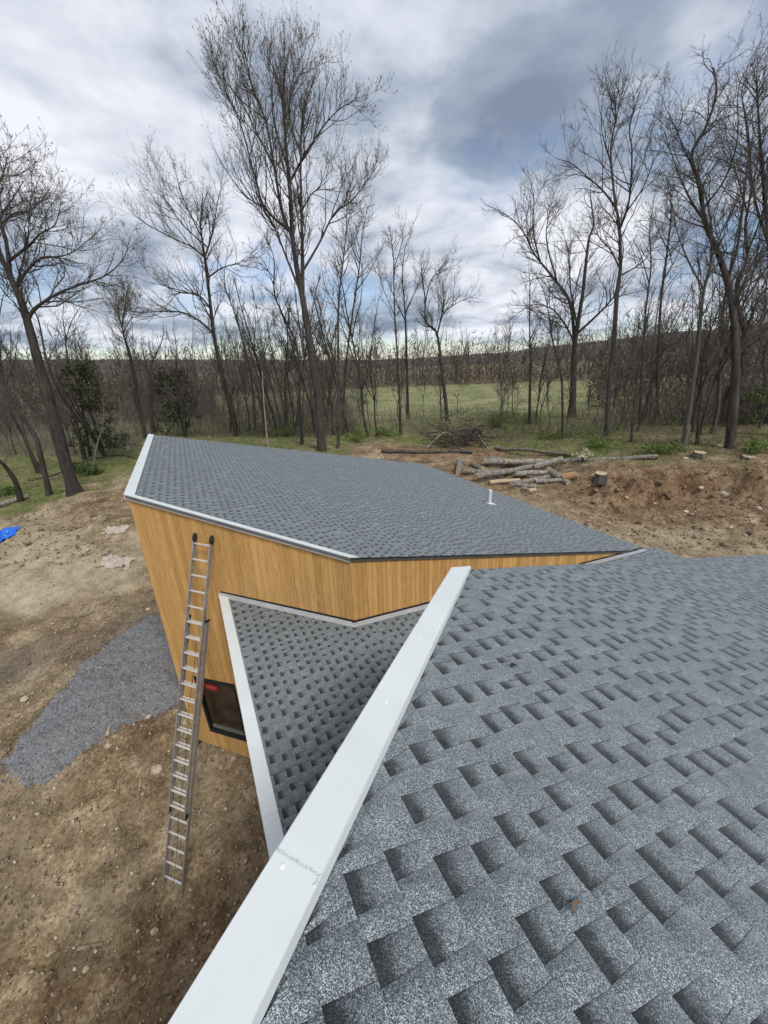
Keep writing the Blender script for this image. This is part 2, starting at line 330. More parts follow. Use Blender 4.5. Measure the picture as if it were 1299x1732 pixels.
def _tps(P, Z):
    n = len(P); d = np.linalg.norm(P[:, None]-P[None], axis=2); K = np.where(d > 0, d*d*np.log(d+1e-9), 0) + np.eye(n)*2.0
    A = np.zeros((n+3, n+3)); A[:n, :n] = K; A[:n, n] = 1; A[:n, n+1:] = P; A[n, :n] = 1; A[n+1:, :n] = P.T
    return np.linalg.solve(A, np.concatenate([Z, [0, 0, 0]]))
_TW = _tps(CTRL[:, :2], CTRL[:, 2])
def base_h(x, y):
    x = np.asarray(x, float); y = np.asarray(y, float); sh = x.shape
    r = np.hypot(x, y); k = np.where(r > 320, 320/np.maximum(r, 1), 1); p = np.stack([(x*k).ravel(), (y*k).ravel()], 1)
    out = np.empty(len(p))
    for i in range(0, len(p), 40000):
        q = p[i:i+40000]; d = np.linalg.norm(q[:, None]-CTRL[None, :, :2], axis=2)
        out[i:i+40000] = (d*d*np.log(d+1e-9))@_TW[:-3] + _TW[-3] + q@_TW[-2:]
    return out.reshape(sh)
def zones(x, y, z):
    """soil / grass / litter weights from where the clearing's edge runs"""
    px, py, dep = proj(np.stack([x, y, z], -1)); ok = dep > .5
    px = np.where(ok, px, 600); py = np.where(ok, py, 2500)
    edge = np.interp(px, [-600, 0, 60, 130, 215, 300, 560, 640, 700, 800, 900, 960, 1100, 1299, 1800], [870, 862, 852, 842, 812, 780, 765, 752, 748, 752, 772, 792, 792, 790, 790])
    nz = (fbm(x*.5, y*.5, 5, 3, .6)-.5)
    dep_k = np.clip(30/np.maximum(dep, 5), .3, 3)
    clear = sstep(-14, 14, py-edge+nz*70*dep_k)
    dist = np.hypot(x, y)
    field = (1-clear)*sstep(48, 62, y+nz*14)*sstep(142, 132, dist+nz*8)
    litter = (1-clear)*(1-field)*np.clip(np.maximum(sstep(980, 1120, px)*.9 + .35 + nz*2.2, 1.1*sstep(125, 140, dist)), 0, 1)
    tan = clear*np.exp(-(((px-70)/150)**2+((py-965)/70)**2)**1.0)*1.1 + clear*.5*sstep(-.05, .2, fbm(x*.35, y*.35, 4, 9)-.5) + clear*sstep(900, 1050, px)*.45*sstep(862, 895, py)
    darkz = clear*np.exp(-((py-(1140-.35*px+nz*60))/36)**2)*sstep(330, 250, px)*.9
    rust = clear*np.clip(np.exp(-(((px-1120)/170)**2+((py-828)/24)**2))*.9 + np.exp(-(((px-800)/160)**2+((py-762)/16)**2)) + .22*sstep(.05, .25, fbm(x*.6, y*.6, 3, 21)-.5), 0, 1)
    grass = np.clip((1-clear)*(1-litter*.85), 0, 1)
    return np.clip(tan, 0, 1), grass, np.clip(rust, 0, 1), field, np.clip(darkz, 0, 1), litter, clear
def terrain(x, y, fine=True, give=False):
    z = base_h(x, y) + CAMZ
    zn = zones(x, y, z); clear = zn[6]
    px, py, dep = proj(np.stack([x, y, z], -1))
    d = np.hypot(x, y); near = np.clip(40/np.maximum(d, 1), 0, 1)
    z = z + (fbm(x*.45, y*.45, 4, 31)-.5)*.45*near + (fbm(x*1.6, y*1.6, 4, 41)-.5)*.22*clear*near
    z = z + (fbm(x*3.8, y*3.8, 3, 51, .75)-.5)*.24*clear*near
    rut = np.sin((x*.42+y*.9)*2.6+4*fbm(x*.25, y*.25, 3, 61))         # wheel ruts across the cleared dirt
    z = z + np.sign(rut)*np.abs(rut)**.6*.085*clear*sstep(9, 12.5, y)*sstep(-4, -8, x)*near
    sa, sb = x*.83+y*.55, -x*.55+y*.83                                # dragged streaks left by the machines
    z = z + (fbm(sa*.3, sb*2.6, 4, 66, .6)-.5)*.26*clear*sstep(8, 12, y)*sstep(-3, -7, x)*near
    # excavated bank to the right
    bankx = np.interp(x, [8, 13, 18, 24, 34], [24.8, 22.3, 20.6, 19.2, 17])
    b = sstep(-.9, .35, y-bankx+(fbm(x*.9, y*.9, 5, 71, .6)-.5)*3.2)*sstep(9, 14, x)*sstep(45, 30, y)
    z = z + (b-.55)*1.35*sstep(9, 14, x)*sstep(45, 30, y)*sstep(8, 14, y)
    # level pad under the house
    return (z, zn) if give else z
def hit(x, y, up=0.0):
    """where the ray through pixel (x, y) meets the ground (+up)"""
    d = ray(x, y); t = 3.0; pts = 3.0*1.02**np.arange(240)
    Pz = CAM+d[None]*pts[:, None]; g = terrain(Pz[:, 0], Pz[:, 1])+up
    below = np.nonzero(Pz[:, 2] < g)[0]
    i = below[0] if len(below) else len(pts)-1
    if i == 0: return Pz[0]
    a, b = (Pz[i-1, 2]-g[i-1]), (Pz[i, 2]-g[i]); f = a/(a-b) if a != b else .5
    return Pz[i-1]*(1-f)+Pz[i]*f
def gz(x, y): return float(terrain(np.array([x]), np.array([y]))[0])
def axis(segs):
    out = [segs[0][0]]
    for a, b, d in segs:
        n = max(1, int(round((b-a)/d))); out += list(np.linspace(a, b, n+1)[1:])
    return np.array(out)
gx = axis([(-1500, -700, 200), (-700, -300, 50), (-300, -90, 10), (-90, -45, 2.5), (-45, -26, .5), (-26, -14, .25), (-14, 1, .125), (1, 9, .5), (9, 30, .22), (30, 60, 1.2), (60, 110, 4), (110, 300, 14), (300, 700, 50), (700, 1500, 200)])
gy = axis([(-700, -100, 100), (-100, -10, 6), (-10, 0, .6), (0, 16, .125), (16, 32, .18), (32, 60, .4), (60, 160, 2.5), (160, 320, 16), (320, 800, 60), (800, 1800, 200)])
X, Y = np.meshgrid(gx, gy); Zg, zn = terrain(X, Y, give=True)
nx, ny = len(gx), len(gy)
idx = np.arange(nx*ny).reshape(ny, nx)
Fq = np.stack([idx[:-1, :-1], idx[:-1, 1:], idx[1:, 1:], idx[1:, :-1]], -1).reshape(-1, 4)
one = np.ones(X.size)
za = np.stack([zn[0].ravel(), zn[1].ravel(), zn[2].ravel(), one], 1); zb = np.stack([zn[3].ravel(), zn[4].ravel(), zn[5].ravel(), one], 1)
link('ground', mesh_np('ground', np.stack([X.ravel(), Y.ravel(), Zg.ravel()], 1), Fq, [M['ground']], attrs={'zone': za, 'zone_b': zb}, smooth=True), kind='structure')

# gravel pad beside the house
GP = [(-6, 1296), (34, 1342), (75, 1322), (130, 1277), (185, 1242), (235, 1224), (300, 1192), (330, 1185), (330, 1075), (268, 1040), (205, 1066), (146, 1112), (100, 1172), (45, 1236)]
GPW = np.array([hit(*p)[:2] for p in GP])
def inside(x, y, poly):
    c = np.zeros(x.shape, bool); n = len(poly)
    for i in range(n):
        x0, y0 = poly[i]; x1, y1 = poly[(i+1) % n]
        c ^= ((y0 > y) != (y1 > y)) & (x < (x1-x0)*(y-y0)/(y1-y0+1e-12)+x0)
    return c
ax_ = np.arange(GPW[:, 0].min()-.6, GPW[:, 0].max()+.6, .07); ay_ = np.arange(GPW[:, 1].min()-.6, GPW[:, 1].max()+.6, .07)
AX, AY = np.meshgrid(ax_, ay_)
wx = AX+(fbm(AX*1.7, AY*1.7, 4, 5)-.5)*.5; wy = AY+(fbm(AX*1.7, AY*1.7, 4, 6)-.5)*.5
ins = inside(wx, wy, GPW)
def pad_rise(x, y):
    x = np.asarray(x, float); y = np.asarray(y, float); dm = np.full(x.shape, 9.)
    for (xa, ya), (xb, yb) in zip(GPW, np.roll(GPW, -1, 0)):
        L2_ = (xb-xa)**2+(yb-ya)**2; t_ = np.clip(((x-xa)*(xb-xa)+(y-ya)*(yb-ya))/L2_, 0, 1); dm = np.minimum(dm, np.hypot(x-xa-t_*(xb-xa), y-ya-t_*(yb-ya)))
    dm = np.where(inside(x, y, GPW), dm, 0); return .012+.22*sstep(0, 1.1, dm)+(fbm(x*2.2, y*2.2, 4, 8)-.5)*.16*sstep(0, .4, dm)
AZ = terrain(AX, AY)+pad_rise(AX, AY)
ii = np.arange(AX.size).reshape(AX.shape)
fm = ins[:-1, :-1] & ins[1:, 1:] & ins[:-1, 1:] & ins[1:, :-1]
gf = np.stack([ii[:-1, :-1], ii[:-1, 1:], ii[1:, 1:], ii[1:, :-1]], -1)[fm]
used, inv = np.unique(gf, return_inverse=True)
link('gravel_pad', mesh_np('gravel_pad', np.stack([AX.ravel(), AY.ravel(), AZ.ravel()], 1)[used], inv.reshape(-1, 4), [M['gravel']], smooth=True), kind='structure')

# scattered small pieces
OCT_V = np.array([(1, 0, 0), (-1, 0, 0), (0, 1, 0), (0, -1, 0), (0, 0, 1), (0, 0, -1)], float)
OCT_F = np.array([(0, 2, 4), (2, 1, 4), (1, 3, 4), (3, 0, 4), (2, 0, 5), (1, 2, 5), (3, 1, 5), (0, 3, 5)])
def rand_rot(n):
    q = rng.normal(size=(n, 4)); q /= np.linalg.norm(q, axis=1)[:, None]; w, x, y, z = q.T
    return np.stack([np.stack([1-2*(y*y+z*z), 2*(x*y-z*w), 2*(x*z+y*w)], -1), np.stack([2*(x*y+z*w), 1-2*(x*x+z*z), 2*(y*z-x*w)], -1), np.stack([2*(x*z-y*w), 2*(y*z+x*w), 1-2*(x*x+y*y)], -1)], 1)
TET_V = np.array([(1, 1, 1), (1, -1, -1), (-1, 1, -1), (-1, -1, 1)], float)*.75
TET_F = np.array([(0, 1, 2), (0, 3, 1), (0, 2, 3), (1, 3, 2)])
def scatter_stones(name, xs, ys, sizes, mat, sink=.25, zfun=terrain, flat=.6):
    n = len(xs); z = zfun(xs, ys); Vs, Fs, off = [], [], 0
    small = sizes < .022
    for k, BV, BF in ((small, TET_V, TET_F), (~small, OCT_V, OCT_F)):
        m = int(k.sum())
        if not m: continue
        V = BV[None]*(1+rng.uniform(-.35, .35, (m, len(BV), 1)))*np.array([1, .75, flat])
        V = np.einsum('nij,nkj->nki', rand_rot(m), V)*sizes[k][:, None, None]
        V += np.stack([xs[k], ys[k], z[k]+sizes[k]*sink], 1)[:, None]
        Vs.append(V.reshape(-1, 3)); Fs.append((BF[None]+np.arange(m)[:, None, None]*len(BV)).reshape(-1, 3)+off); off += m*len(BV)
    return mesh_np(name, np.concatenate(Vs), np.concatenate(Fs), [mat])
def sample_px(n, x0, x1, y0, y1):
    """ground points spread evenly over a piece of the view"""
    pxs = rng.uniform(x0, x1, n); pys = rng.uniform(y0, y1, n)
    d = _fw[None] + ((pxs-W/2)/FPX)[:, None]*_r - ((pys-H/2)/FPX)[:, None]*_u
    zt = np.full(n, .8)
    for _ in range(6):
        t = (zt-CAMZ)/d[:, 2]; P = d*t[:, None]; zt = .5*zt+.5*(base_h(P[:, 0], P[:, 1])+CAMZ)
    return P[:, 0], P[:, 1]
def world_pts(n, x0, x1, y0, y1): return rng.uniform(x0, x1, n), rng.uniform(y0, y1, n)
def clear_at(x, y): return zones(x, y, base_h(x, y)+CAMZ)
xs, ys = world_pts(64000, -12, 0, 1, 14); keep = ~inside(xs, ys, GPW); xs, ys = xs[keep], ys[keep]
xs2, ys2 = world_pts(14000, -26, 30, 12, 32); k2 = (clear_at(xs2, ys2)[6] > .6) & ((xs2 < -4) | (xs2 > 5) | (ys2 > 20)); xs2, ys2 = xs2[k2], ys2[k2]
s1 = .005+.006*rng.pareto(1.9, len(xs)); s2 = .014+.02*rng.pareto(2.6, len(xs2))
link('pebbles', scatter_stones('pebbles', np.concatenate([xs, xs2]), np.concatenate([ys, ys2]), np.clip(np.concatenate([s1, s2]), 0, .06), M['pebble']), label='small pebbles and clods strewn over the bare dirt', cat='pebbles', kind='stuff')
xs, ys = rng.uniform(GPW[:, 0].min(), GPW[:, 0].max(), 32000), rng.uniform(GPW[:, 1].min(), GPW[:, 1].max(), 32000)
k = inside(xs+(fbm(xs*1.7, ys*1.7, 4, 5)-.5)*.5+rng.normal(size=len(xs))*.13, ys+(fbm(xs*1.7, ys*1.7, 4, 6)-.5)*.5+rng.normal(size=len(xs))*.13, GPW); xs, ys = xs[k], ys[k]
M['clod'] = noise_mat('soil_clod', [(.3, (.08, .056, .035)), (.5, (.19, .14, .09)), (.7, (.34, .27, .19))], 4, 5, .95, bump=.8, bscale=30)
xc, yc = sample_px(2600, 960, 1330, 798, 905); kc = rng.random(len(xc)) < .25+.75*np.exp(-((proj(np.stack([xc, yc, terrain(xc, yc)], 1))[1]-835)/22)**2); xc, yc = xc[kc], yc[kc]
xd, yd = world_pts(9000, -12, -.5, 1, 11); kd = ~inside(xd, yd, GPW); xd, yd = xd[kd], yd[kd]; xe, ye = sample_px(900, 0, 215, 850, 960)
link('clods', scatter_stones('clods', np.concatenate([xc, xd, xe]), np.concatenate([yc, yd, ye]), np.clip(np.concatenate([.035+.04*rng.pareto(2.2, len(xc)), np.clip(.014+.012*rng.pareto(2.6, len(xd)), 0, .06), .03+.03*rng.pareto(2.4, len(xe))]), 0, .26), M['clod'], .1, flat=.7), label='rough clods of earth on the cut bank and dirt', cat='clods', kind='stuff')
link('gravel', scatter_stones('gravel', xs, ys, np.clip(.01+.008*rng.pareto(3, len(xs)), 0, .04), M['gravelbit'], .2, lambda a, b: terrain(a, b)+pad_rise(a, b)), label='grey crushed stone lying on the gravel pad', cat='gravel', kind='stuff')
# ------------------------------------------------------------------ house
AZU = math.radians(-25.95)
UU = np.array([math.sin(AZU), math.cos(AZU), 0]); VV = np.array([math.cos(AZU), -math.sin(AZU), 0]); ZZ = np.array([0, 0, 1.])
K = .232
class Roof:
    def __init__(s, h, k): s.h = h; s.k = k; q = math.sqrt(1+k*k); s.q = q; s.sl = (VV-ZZ*k)/q; s.n = (VV*k+ZZ)/q
    def pt(s, u, v, h=0.): return CAM + UU*u + VV*v - ZZ*(s.h+s.k*v) + s.n*h
    def at(s, px, py, h=0.):
        d = ray(px, py); hh = s.h-h*s.q; t = -hh/(d[2]+s.k*(d@VV)); return CAM+d*t
UP = Roof(2.626, K); NE = Roof(1.387, K); LO = Roof(4.46-.074*1.93, .074)
vA, uA, uB, vC, uD, vE = -1.355, 8.953, 17.586, 11.009, 5.643, 2.074
def uv(P): p = np.asarray(P)-CAM; return p@UU, p@VV
EXPO = .143
house = empty('house', (-2, 7, gz(-5, 7.3)), 'golden wood clad house with angular grey shingle roofs and white metal edges', 'house')
roofs = {}
def roof_slab(R, poly, name, label, thick=.16):
    """structural deck below the shingles, polygon in (u, v)"""
    mb = MB(); mb.prism([R.pt(u, v, -.006) for u, v in poly], -ZZ*thick)
    o = link(name, mb.data(name, [M['darkgrey']]), house); o['label'] = label; roofs[name] = o; return o
def shingles(R, parent, v0, v1, ulo, uhi, seed, n_obj=0, tone=1.0):
    """one laminated course after another: raised teeth and lower cut-outs of uneven widths"""
    r = np.random.default_rng(seed); rows = []
    ds = EXPO/R.q; nc = int(math.ceil((v1-v0)/ds)); U = UU; base0 = CAM
    for i in range(nc):
        a, b = v0+i*ds, min(v0+(i+1)*ds, v1)
        lo, hi = min(ulo(a), ulo(b)), max(uhi(a), uhi(b))
        if hi-lo < .02: continue
        u = lo-r.uniform(0, .3); tooth = r.random() < .5
        nt_ = r.random()
        while u < hi:
            w = r.choice([.055, .085, .11, .145, .21], p=[.17, .35, .28, .14, .06]) if tooth else r.choice([.055, .085, .110, .130], p=[.14, .2, .46, .2])
            w *= r.uniform(.9, 1.1)
            if u+w > lo: rows.append((a, b, u, u+w, 1. if tooth else 0., i))
            u += w; tooth = not tooth
    A = np.array(rows); a, b, u0, u1, to, ci = A.T
    f_lo = np.vectorize(ulo); f_hi = np.vectorize(uhi)
    up = np.minimum(.02, 1)/R.q                                     # tuck under the course above
    a2 = a-up*np.where(a > v0+.001, 1, 0)
    def cl(u, v): return np.clip(u, f_lo(v), f_hi(v))
    ex = np.where(to > 0, 0., .02)                                  # cut-outs run on under the teeth beside them
    ua0, ua1, ub0, ub1 = cl(u0-ex, a2), cl(u1+ex, a2), cl(u0-ex-np.where(to > 0, .016, 0), b), cl(u1+ex, b)
    ok = ((ua1-ua0) > 1e-3) | ((ub1-ub0) > 1e-3)
    a, b, a2, to, ua0, ua1, ub0, ub1 = [q[ok] for q in (a, b, a2, to, ua0, ua1, ub0, ub1)]; n = len(a)
    jit = r.uniform(-.0006, .0006, n)
    h0 = np.where(to > 0, .0026, .0004)+jit*.5; h1 = np.where(to > 0, .0078, .0052)+jit*.5; bot = -.004
    def P(u, v, h): return CAM+u[:, None]*UU+v[:, None]*VV-(R.h+R.k*v)[:, None]*ZZ+np.asarray(h).reshape(-1, 1)*R.n
    hb = np.full(n, bot)
    V = np.stack([P(ua0, a2, h0), P(ua1, a2, h0), P(ub1, b, h1), P(ub0, b, h1), P(ua0, a2, hb), P(ua1, a2, hb), P(ub1, b, hb), P(ub0, b, hb)], 1)
    FT = np.array([(0, 3, 2, 1), (3, 7, 6, 2), (0, 4, 7, 3), (1, 2, 6, 5)]); MI = np.array([0, 1, 1, 1])
    # tone: teeth drift in runs along a shingle, cut-outs a little darker
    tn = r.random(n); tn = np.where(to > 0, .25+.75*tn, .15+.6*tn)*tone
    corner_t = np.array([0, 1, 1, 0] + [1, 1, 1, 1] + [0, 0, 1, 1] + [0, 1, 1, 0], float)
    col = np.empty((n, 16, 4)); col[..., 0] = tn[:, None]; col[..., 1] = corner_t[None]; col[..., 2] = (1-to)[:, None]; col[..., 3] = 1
    sel = np.zeros(n, bool)
    if n_obj:
        c = V[:, :4].mean(1); px, py, dep = proj(c); vis = (dep > .2) & (px > -20) & (px < W+20) & (py > 0) & (py < H+20)
        dist = np.linalg.norm(c-CAM, axis=1); dist = np.where(vis, dist, 1e9); sel[np.argsort(dist)[:n_obj]] = True
        for i in np.nonzero(sel)[0]:
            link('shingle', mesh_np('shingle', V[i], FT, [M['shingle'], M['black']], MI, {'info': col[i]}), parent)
    k = ~sel; m = k.sum()
    F = (FT[None]+np.arange(m)[:, None, None]*8).reshape(-1, 4)
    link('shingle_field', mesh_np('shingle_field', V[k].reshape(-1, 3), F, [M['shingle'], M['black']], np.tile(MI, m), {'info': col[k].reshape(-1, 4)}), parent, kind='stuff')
# --- upper roof
def u_ae(v): return uA+(uD-uA)*(v-vA)/(vE-vA)
up_lo = lambda v: float(u_ae(v)) if v < vE else uD
r_up = roof_slab(UP, [(uA, vA), (uB, vA), (uB, vC), (uD, vC), (uD, vE)], 'roof', 'wide upper shingle roof with a clipped corner', .055)
shingles(UP, r_up, vA, vC, up_lo, lambda v: uB, 11)
Aw, Bw, Cw, Dw, Ew = UP.pt(uA, vA), UP.pt(uB, vA), UP.pt(uB, vC), UP.pt(uD, vC), UP.pt(uD, vE)
ae = norm(Ew-Aw); ae_h = norm([ae[0], ae[1], 0]); nAE = np.array([ae_h[1], -ae_h[0], 0]); nAE = nAE if nAE[1] < 0 else -nAE
nED = -UU
# white trim on the high edge and along the diagonal
wv = .165
ain = UP.pt(u_ae(vA+wv)+.0, vA+wv)
tA = .105
def shift_in(P): return P - nAE*tA
mb = MB(); h = UP.n*.028
# inner corner where both strips meet
vi = vA+wv; ui = u_ae(vi)+tA/abs(ae_h@VV)
I = UP.pt(ui, vi)
mb.prism([Aw+h, Bw+h, UP.pt(uB, vi)+h, I+h], -UP.n*.026)
mb.prism([Aw+h*.9, Bw+h*.9, Bw+h*.9-UP.sl*.02, Aw+h*.9-UP.sl*.02], -ZZ*.12)
link('edge_trim', mb.data('edge_trim', [M['white']], bevel=.003), r_up)['label'] = 'white metal trim along the high edge'
Ei = UP.pt(uD, vE+tA/abs(ae_h@UU)*1.0)
mb = MB(); mb.prism([Aw+h, I+h, Ei+h, Ew+h], -UP.n*.022)
link('edge_trim', mb.data('edge_trim', [M['white']], bevel=.003), r_up)['label'] = 'white metal trim along the diagonal edge'
# fascias
def fascia(P0, P1, nout, off, top, hgt, thick, mat, parent, name='fascia'):
    a = P0+nout*off-ZZ*top; b = P1+nout*off-ZZ*top; m = MB(); m.prism([a, b, b-nout*thick, a-nout*thick], -ZZ*hgt)
    return link(name, m.data(name, [M[mat]]), parent)
fascia(Aw, Ew, nAE, .004, -.006, .066, .02, 'midgrey', r_up)
fascia(Aw, Ew, nAE, .010, .061, .014, .03, 'pale', r_up, 'drip_edge')
fascia(Ew, Dw, nED, .004, -.004, .022, .02, 'black', r_up, 'drip_edge')
fascia(Ew, Dw, nED, -.006, .018, .04, .02, 'grey', r_up)
fascia(Bw, Cw, UU, .006, -.004, .13, .02, 'darkgrey', r_up)
fascia(Cw, Dw, VV, .006, -.004, .13, .02, 'darkgrey', r_up)
# vent pipe
vp = UP.at(828, 852); mb = MB(); mb.tube([vp-ZZ*.05, vp+ZZ*.5], .055, 16)
mb.tube([vp+ZZ*.5, vp+ZZ*.503], [.055, .045], 16)
pipe = link('vent_pipe', mb.data('vent_pipe', [M['pvc']], smooth=False), r_up); pipe['label'] = 'white vent pipe standing on the upper roof'
mb = MB(); mb.prism([vp+UU*a_+VV*b_+UP.n*.013-ZZ*K*b_ for a_, b_ in ((-.13, -.1), (.13, -.1), (.13, .2), (-.13, .2))], UP.n*.004)
link('flashing', mb.data('flashing', [M['pvc']]), pipe)
# --- lower roof
vL0 = -.02
IN = .045                                                            # wall stands back under the roof edge
def u_aew(v): return float(u_ae(v))-.0
lo_hi = lambda v: (u_aew(v) if v < vE else uD)+.02
def lo_lo(v): return float(np.interp(v, [-.1, 2.1, 12], [.60, 2.46, 2.46]))
v_w1 = vL0
r_lo = roof_slab(LO, [(lo_lo(vL0), vL0), (lo_hi(vL0), vL0), (lo_hi(vE), vE), (uD+.02, vC+.25), (2.46, vC+.25), (2.46, 2.1)], 'roof', 'low sunken shingle roof between the wood walls and the white coping', .14)
shingles(LO, r_lo, vL0+.02, vC+.25, lo_lo, lo_hi, 23, tone=.8)  # lower tone puts the shade on this sunken roof into its shingle colour
# white trim of its left edge, three lengths with lapped seams
tr0 = LO.pt(lo_hi(vL0)+.02, vL0-.03); tr1 = LO.pt(.70, vL0-.03); L_ = np.linalg.norm(tr1-tr0); td = (tr1-tr0)/L_
cuts = [0, 1.35, 2.6, 3.7, 4.75, L_]
for i in range(5):
    s0, s1 = cuts[i]-(.03 if i else 0), cuts[i+1]; hz = .024+.0035*(i % 2)
    p0, p1 = tr0+td*s0, tr0+td*s1; wn = LO.sl; mb = MB()
    mb.prism([p0+LO.n*hz, p1+LO.n*hz, p1+wn*.15+LO.n*hz, p0+wn*.15+LO.n*hz], -LO.n*.004)
    mb.prism([p0+wn*.15+LO.n*(hz+.002), p1+wn*.15+LO.n*(hz+.002), p1+wn*.158+LO.n*(hz-.001), p0+wn*.158+LO.n*(hz-.001)], -LO.n*.02)
    mb.prism([p0+LO.n*hz, p1+LO.n*hz, p1+LO.n*hz-wn*.006, p0+LO.n*hz-wn*.006], -ZZ*.13)
    link('edge_trim', mb.data('edge_trim', [M['white']]), r_lo)
# flashing against the two wood walls
W1 = LO.pt(lo_hi(vL0), vL0); E2 = LO.pt(uD, vE); D2 = LO.pt(uD, vC)
def wall_flash(P0, P1, nout, w):
    m = MB(); m.prism([P0+nout*(-.04)+ZZ*.052, P1+nout*(-.04)+ZZ*.052, P1+nout*w+ZZ*.016, P0+nout*w+ZZ*.016], -ZZ*.006)
    m.prism([P0+nout*(-.012)+ZZ*.075, P1+nout*(-.012)+ZZ*.075, P1+nout*(-.03)+ZZ*.075, P0+nout*(-.03)+ZZ*.075], -ZZ*.06, 1)  # black strip above the flashing, the shadow gap painted as solid colour
    return link('flashing', m.data('flashing', [M['grey'], M['black']]), r_lo)
e_mit = norm(nAE+nED); 
wall_flash(W1, E2+ae_h*.03, nAE, .09); wall_flash(E2-VV*.03, LO.pt(uD, vC-.25), nED, .085)
# --- walls of boards
def clip_poly(lo_pts):
    pass
wall_objs = []
def board_wall(name, label, O, dirv, nout, length, top, bot, bw=.142, window=None, gap=.005):
    """O wall foot line origin on plan; top(s), bot(s) give heights; boards stand 2 cm proud of a dark sheathing"""
    m = MB(); a, b = O-nout*.03, O+dirv*length-nout*.03
    def z(p, zz): q = np.array(p); q[2] = zz; return q
    o = None
    if window is None:
        m.prism([z(a, top(0)), z(b, top(length)), z(b, bot(length)), z(a, bot(0))], -nout*.1)
    else:                                                              # sheathing in four pieces round the opening
        s_w = [p[0] for p in window]; sl, sr = min(s_w), max(s_w)
        def q(s, zz): r_ = O+dirv*s-nout*.03; return z(r_, zz)
        wtop = lambda s: np.interp(s, [window[0][0], window[1][0]], [window[0][1], window[1][1]])
        wbot = lambda s: np.interp(s, [window[3][0], window[2][0]], [window[3][1], window[2][1]])
        m.prism([q(0, top(0)), q(sl, top(sl)), q(sl, bot(sl)), q(0, bot(0))], -nout*.1)
        m.prism([q(sr, top(sr)), q(length, top(length)), q(length, bot(length)), q(sr, bot(sr))], -nout*.1)
        m.prism([q(sl, top(sl)), q(sr, top(sr)), q(sr, wtop(sr)), q(sl, wtop(sl))], -nout*.1)
        m.prism([q(sl, wbot(sl)), q(sr, wbot(sr)), q(sr, bot(sr)), q(sl, bot(sl))], -nout*.1)
    o = link(name, m.data(name, [M['sheath']]), house); o['label'] = label
    n = int(length/bw+.5); ed = np.linspace(0, length, n+1)
    for i in range(n):
        s0, s1 = ed[i]+gap/2, ed[i+1]-gap/2; mb = MB(); pr = random.uniform(-.0015, .0015)
        def pt(s, zz): r_ = O+dirv*s+nout*pr; r_ = np.array(r_); r_[2] = zz; return r_
        pieces = []
        if window is None or s1 <= min(p[0] for p in window) or s0 >= max(p[0] for p in window):
            pieces = [[(s0, top(s0)), (s1, top(s1)), (s1, bot(s1)), (s0, bot(s0))]]
        else:
            xs_ = sorted({s0, s1, *[p[0] for p in window if s0 < p[0] < s1]})
            TL, TR, BR, BL = window
            left = sorted([TL, BL]); right = sorted([TR, BR])
            def cross(s):
                """top and bottom height of the opening at s"""
                zs = []
                P4 = [TL, TR, BR, BL]
                for j in range(4):
                    (xa, ya), (xb, yb) = P4[j], P4[(j+1) % 4]
                    if min(xa, xb)-1e-9 <= s <= max(xa, xb)+1e-9 and abs(xb-xa) > 1e-9: zs.append(ya+(yb-ya)*(s-xa)/(xb-xa))
                return (max(zs), min(zs)) if zs else None
            for xa, xb in zip(xs_[:-1], xs_[1:]):
                ca, cb = cross(xa+1e-6), cross(xb-1e-6)
                if ca is None or cb is None: pieces.append([(xa, top(xa)), (xb, top(xb)), (xb, bot(xb)), (xa, bot(xa))]); continue
                pieces.append([(xa, top(xa)), (xb, top(xb)), (xb, cb[0]), (xa, ca[0])])
                pieces.append([(xa, ca[1]), (xb, cb[1]), (xb, bot(xb)), (xa, bot(xa))])
        for pc in pieces: mb.prism([pt(s, zz) for s, zz in pc], -nout*.022)
        link('board', mb.data('board', [M['board']]), o)
    return o
# diagonal wall (with the window)
Ow = Aw-nAE*.035+ae_h*.02; lenAE = np.linalg.norm((Ew-Aw)[:2])-.02-.0
slopeAE = (Ew-Aw)[2]/np.linalg.norm((Ew-Aw)[:2])
def on_ae(px, py, off=0.):
    d = ray(px, py); p0 = Ow+nAE*off-CAM; t = (p0@nAE)/(d@nAE); P = CAM+d*t; return float((P-Ow)@ae_h), float(P[2])
b0, b1 = on_ae(337, 1252), on_ae(424, 1283)
win = [on_ae(327.5, 1143.5), on_ae(396.5, 1157.5), on_ae(419.5, 1255), on_ae(356, 1236)]
topAE = lambda s: float(Aw[2]+slopeAE*(s+.02)-.068)
botAE = lambda s: float(b0[1]+(b1[1]-b0[1])*(s-b0[0])/(b1[0]-b0[0])) if s < 2.2 else float(b0[1]+(b1[1]-b0[1])*(2.2-b0[0])/(b1[0]-b0[0]))
w_ae = board_wall('wall', 'tall diagonal wall of upright golden boards with a skewed window', Ow, ae_h, nAE, lenAE-.02, topAE, botAE, window=win)
# front wall
Oe = UP.pt(uD, vE)+UU*.035+VV*.0; lenED = vC-vE-.1
w_ed = board_wall('wall', 'long low wall of upright golden boards above the sunken roof', Oe+VV*.008, VV, nED, lenED, lambda s: float(Oe[2]-K*s-.055), lambda s: float(Oe[2]-K*s-.055)-1.9+ .14*s if s < 9 else float(Oe[2]-K*s-.3), bw=.1)
